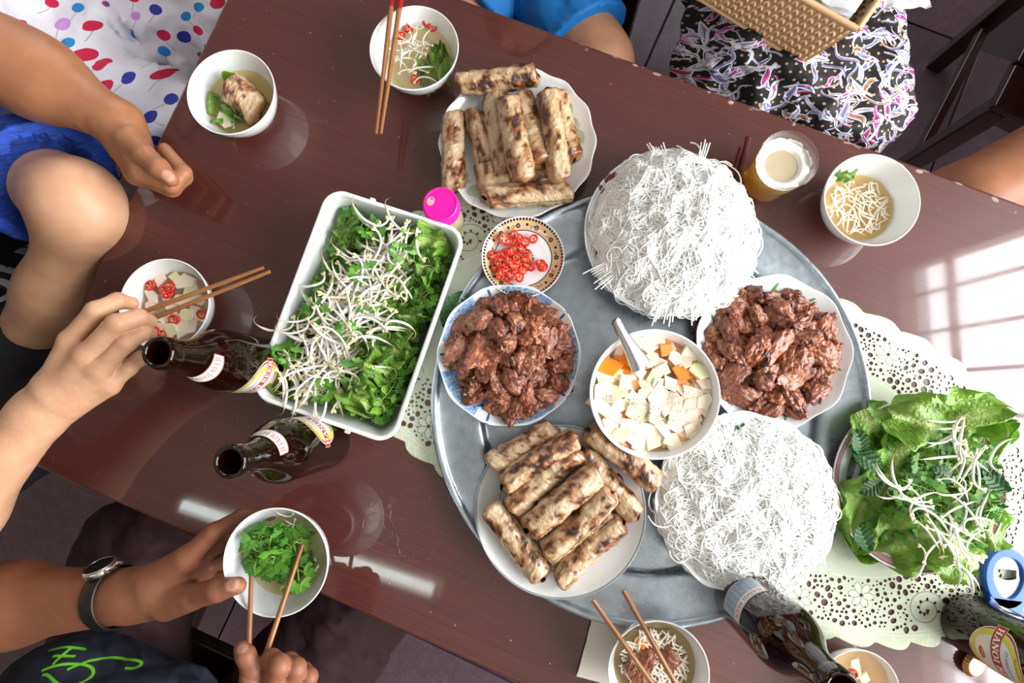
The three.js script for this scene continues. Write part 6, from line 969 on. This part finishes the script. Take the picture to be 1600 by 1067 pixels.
// ---------------------------------------------------------------- tissue basket on the lap
{
  // lower corners and rim corners of the side that faces the table
  const zb = -0.075, zr = 0.025, A0 = at(1060, -22, zb), A1 = at(1254, 100, zb), B0 = at(1135, -70, zr), B1 = at(1340, 46, zr);
  const side = V().subVectors(A1, A0).normalize(), inw = V(side.z, 0, -side.x), depth = 0.12, g = group(), pm = mat(C(224, 184, 138), 0.42, { side: THREE.DoubleSide });
  const A2 = V().copy(A1).addScaledVector(inw, depth), A3 = V().copy(A0).addScaledVector(inw, depth), B2 = V().copy(B1).addScaledVector(inw, depth + 0.035), B3 = V().copy(B0).addScaledVector(inw, depth + 0.035);
  const low = [A0, A1, A2, A3], high = [B0, B1, B2, B3], bil = (a, b, c, d, s, t) => V().lerpVectors(V().lerpVectors(a, b, s), V().lerpVectors(d, c, s), t);
  const wallGeo = (i) => { const j = (i + 1) % 4; return gridGeo(3, 3, (s, t) => bil(low[i], low[j], high[j], high[i], s, t)); };
  part(g, 'basket_wall', merge([0, 1, 2, 3].map(wallGeo)), pm); part(g, 'basket_floor', gridGeo(2, 2, (s, t) => bil(A0, A1, A2, A3, s, t)), pm);
  const B = new Builder(), lowEdge = new Builder(); for (let i = 0; i < 4; i++) { const j = (i + 1) % 4, n = 14; const pts = []; for (let k = 0; k <= n; k++) pts.push(V().lerpVectors(high[i], high[j], k / n)); B.tube(pts, 0.0042, 8); const p2 = []; for (let k = 0; k <= n; k++) p2.push(V().lerpVectors(low[i], low[j], k / n)); lowEdge.tube(p2, 0.003, 8); }
  part(g, 'base_edge', lowEdge.geo(), pm);
  part(g, 'rim', B.geo(), pm);
  for (const i of [0, 1]) {                                 // raised leaf-shaped weave, row by row
    const j = i + 1, W = new Builder(), nrm = V().crossVectors(V().subVectors(low[j], low[i]), V().subVectors(high[i], low[i])).normalize(), cols = i ? 6 : 17, rows = 7; if (nrm.dot(inw) > 0 && i === 0) nrm.negate(); if (i === 1 && nrm.dot(side) < 0) nrm.negate();
    for (let r = 0; r < rows; r++) for (let c = 0; c < cols; c++) for (const q of [-1, 1]) { const s = (c + 0.9 + q * 0.22) / (cols + 0.8), t = (r + 0.9) / (rows + 0.9), o = bil(low[i], low[j], high[j], high[i], s, t), ex_ = V().subVectors(low[j], low[i]).normalize(), ey_ = V().crossVectors(nrm, ex_), e = new THREE.SphereGeometry(1, 8, 6).scale(0.0068, 0.003, 0.0036); e.applyMatrix4(new THREE.Matrix4().makeBasis(V().addScaledVector(ex_, 0.6).addScaledVector(ey_, q * 0.8).normalize(), V().addScaledVector(ex_, -q * 0.8).addScaledVector(ey_, 0.6).normalize(), nrm).setPosition(o)); W.add(e); }
    part(g, 'weave', W.geo(), pm, 'raised leaf-shaped weave');
  }
  put(g, 'tissue_basket', 'tan woven plastic basket of white tissues on the printed skirt', 'basket');
  const tm = mat(C(238, 238, 240), 0.9, { side: THREE.DoubleSide });
  for (let k = 0; k < 5; k++) { const m = new THREE.Mesh(gridGeo(14, 18, (s, t) => { const q = bil(high[0], high[1], high[2], high[3], 0.06 + s * 0.86, 0.08 + t * 0.84); return V(q.x, q.y - 0.022 + k * 0.006 + 0.012 * fbm(s * 3 + k * 3, t * 3, k, 3), q.z); }), tm); put(m, 'paper_tissue', 'white paper tissue stacked in the tan basket', 'tissue', 'tissues in the basket'); }
  const loose = new THREE.Mesh(gridGeo(12, 12, (s, t) => { const q = at(1385 + s * 70, -30 + t * 42, 0.03); return V(q.x, q.y + 0.01 * fbm(s * 3, t * 3, 9, 3), q.z); }), tm); put(loose, 'paper_tissue', 'crumpled white tissue poking out past the basket end', 'tissue');
}
// ---------------------------------------------------------------- dark wooden chairs
function chair(c, turn, label, lean = 0) {
  const g = group(V(c.x, 0, c.z), turn), W = 0.40, D = 0.40, H = 0.44;
  for (let k = 0; k < 4; k++) part(g, 'seat_slat', rbox(W, 0.018, D / 4 - 0.006, 0.004, 0, H - 0.009, -D / 2 + D / 8 + k * D / 4), M.darkwood);
  part(g, 'seat_frame', merge([rbox(W - 0.04, 0.05, 0.02, 0.003, 0, H - 0.043, D / 2 - 0.03), rbox(W - 0.04, 0.05, 0.02, 0.003, 0, H - 0.043, -D / 2 + 0.03), rbox(0.02, 0.05, D - 0.06, 0.003, W / 2 - 0.03, H - 0.043, 0), rbox(0.02, 0.05, D - 0.06, 0.003, -W / 2 + 0.03, H - 0.043, 0)]), M.darkwood);
  for (const x of [-1, 1]) { part(g, 'leg', rbox(0.038, H - 0.018, 0.038, 0.004, x * (W / 2 - 0.02), (H - 0.018) / 2, D / 2 - 0.02), M.darkwood); part(g, 'leg', rbox(0.038, 0.95, 0.038, 0.004, x * (W / 2 - 0.02), 0.475, -D / 2 - 0.005), M.darkwood); part(g, 'stretcher', rbox(0.02, 0.025, D - 0.05, 0.003, x * (W / 2 - 0.02), 0.18, 0), M.darkwood); }
  for (const y of [0.62, 0.76, 0.91]) part(g, 'back_rail', rbox(W - 0.06, 0.06, 0.018, 0.004, 0, y, -D / 2 - 0.005), M.darkwood);
  return put(g, 'wooden_chair', label, 'chair');
}
const facing = (f) => Math.atan2(f.x, f.z);
chair(V(-0.98, 0, -0.76), facing(UX), 'dark wooden chair under the person in the cherry blouse');
chair(V(-0.99, 0, -0.14), facing(UX), 'dark wooden chair under the person with the drawn-up knee');
chair(V(-0.62, 0, 0.64), facing(VX.clone().negate()), 'dark wooden chair under the person holding the bowl');
chair(V(-0.02, 0, -0.95), facing(VX), 'dark wooden chair under the person in bright blue shorts');
chair(V(0.46, 0, -0.98), facing(VX), 'dark wooden chair under the person in the printed skirt');
chair(V(1.14, 0, -0.62), facing(VX) - 0.12, 'dark wooden chair at the table end beside the bare knee');

scene.traverse((o) => { if (o.isMesh) { o.castShadow = true; o.receiveShadow = true; } });
renderer.render(scene, camera);
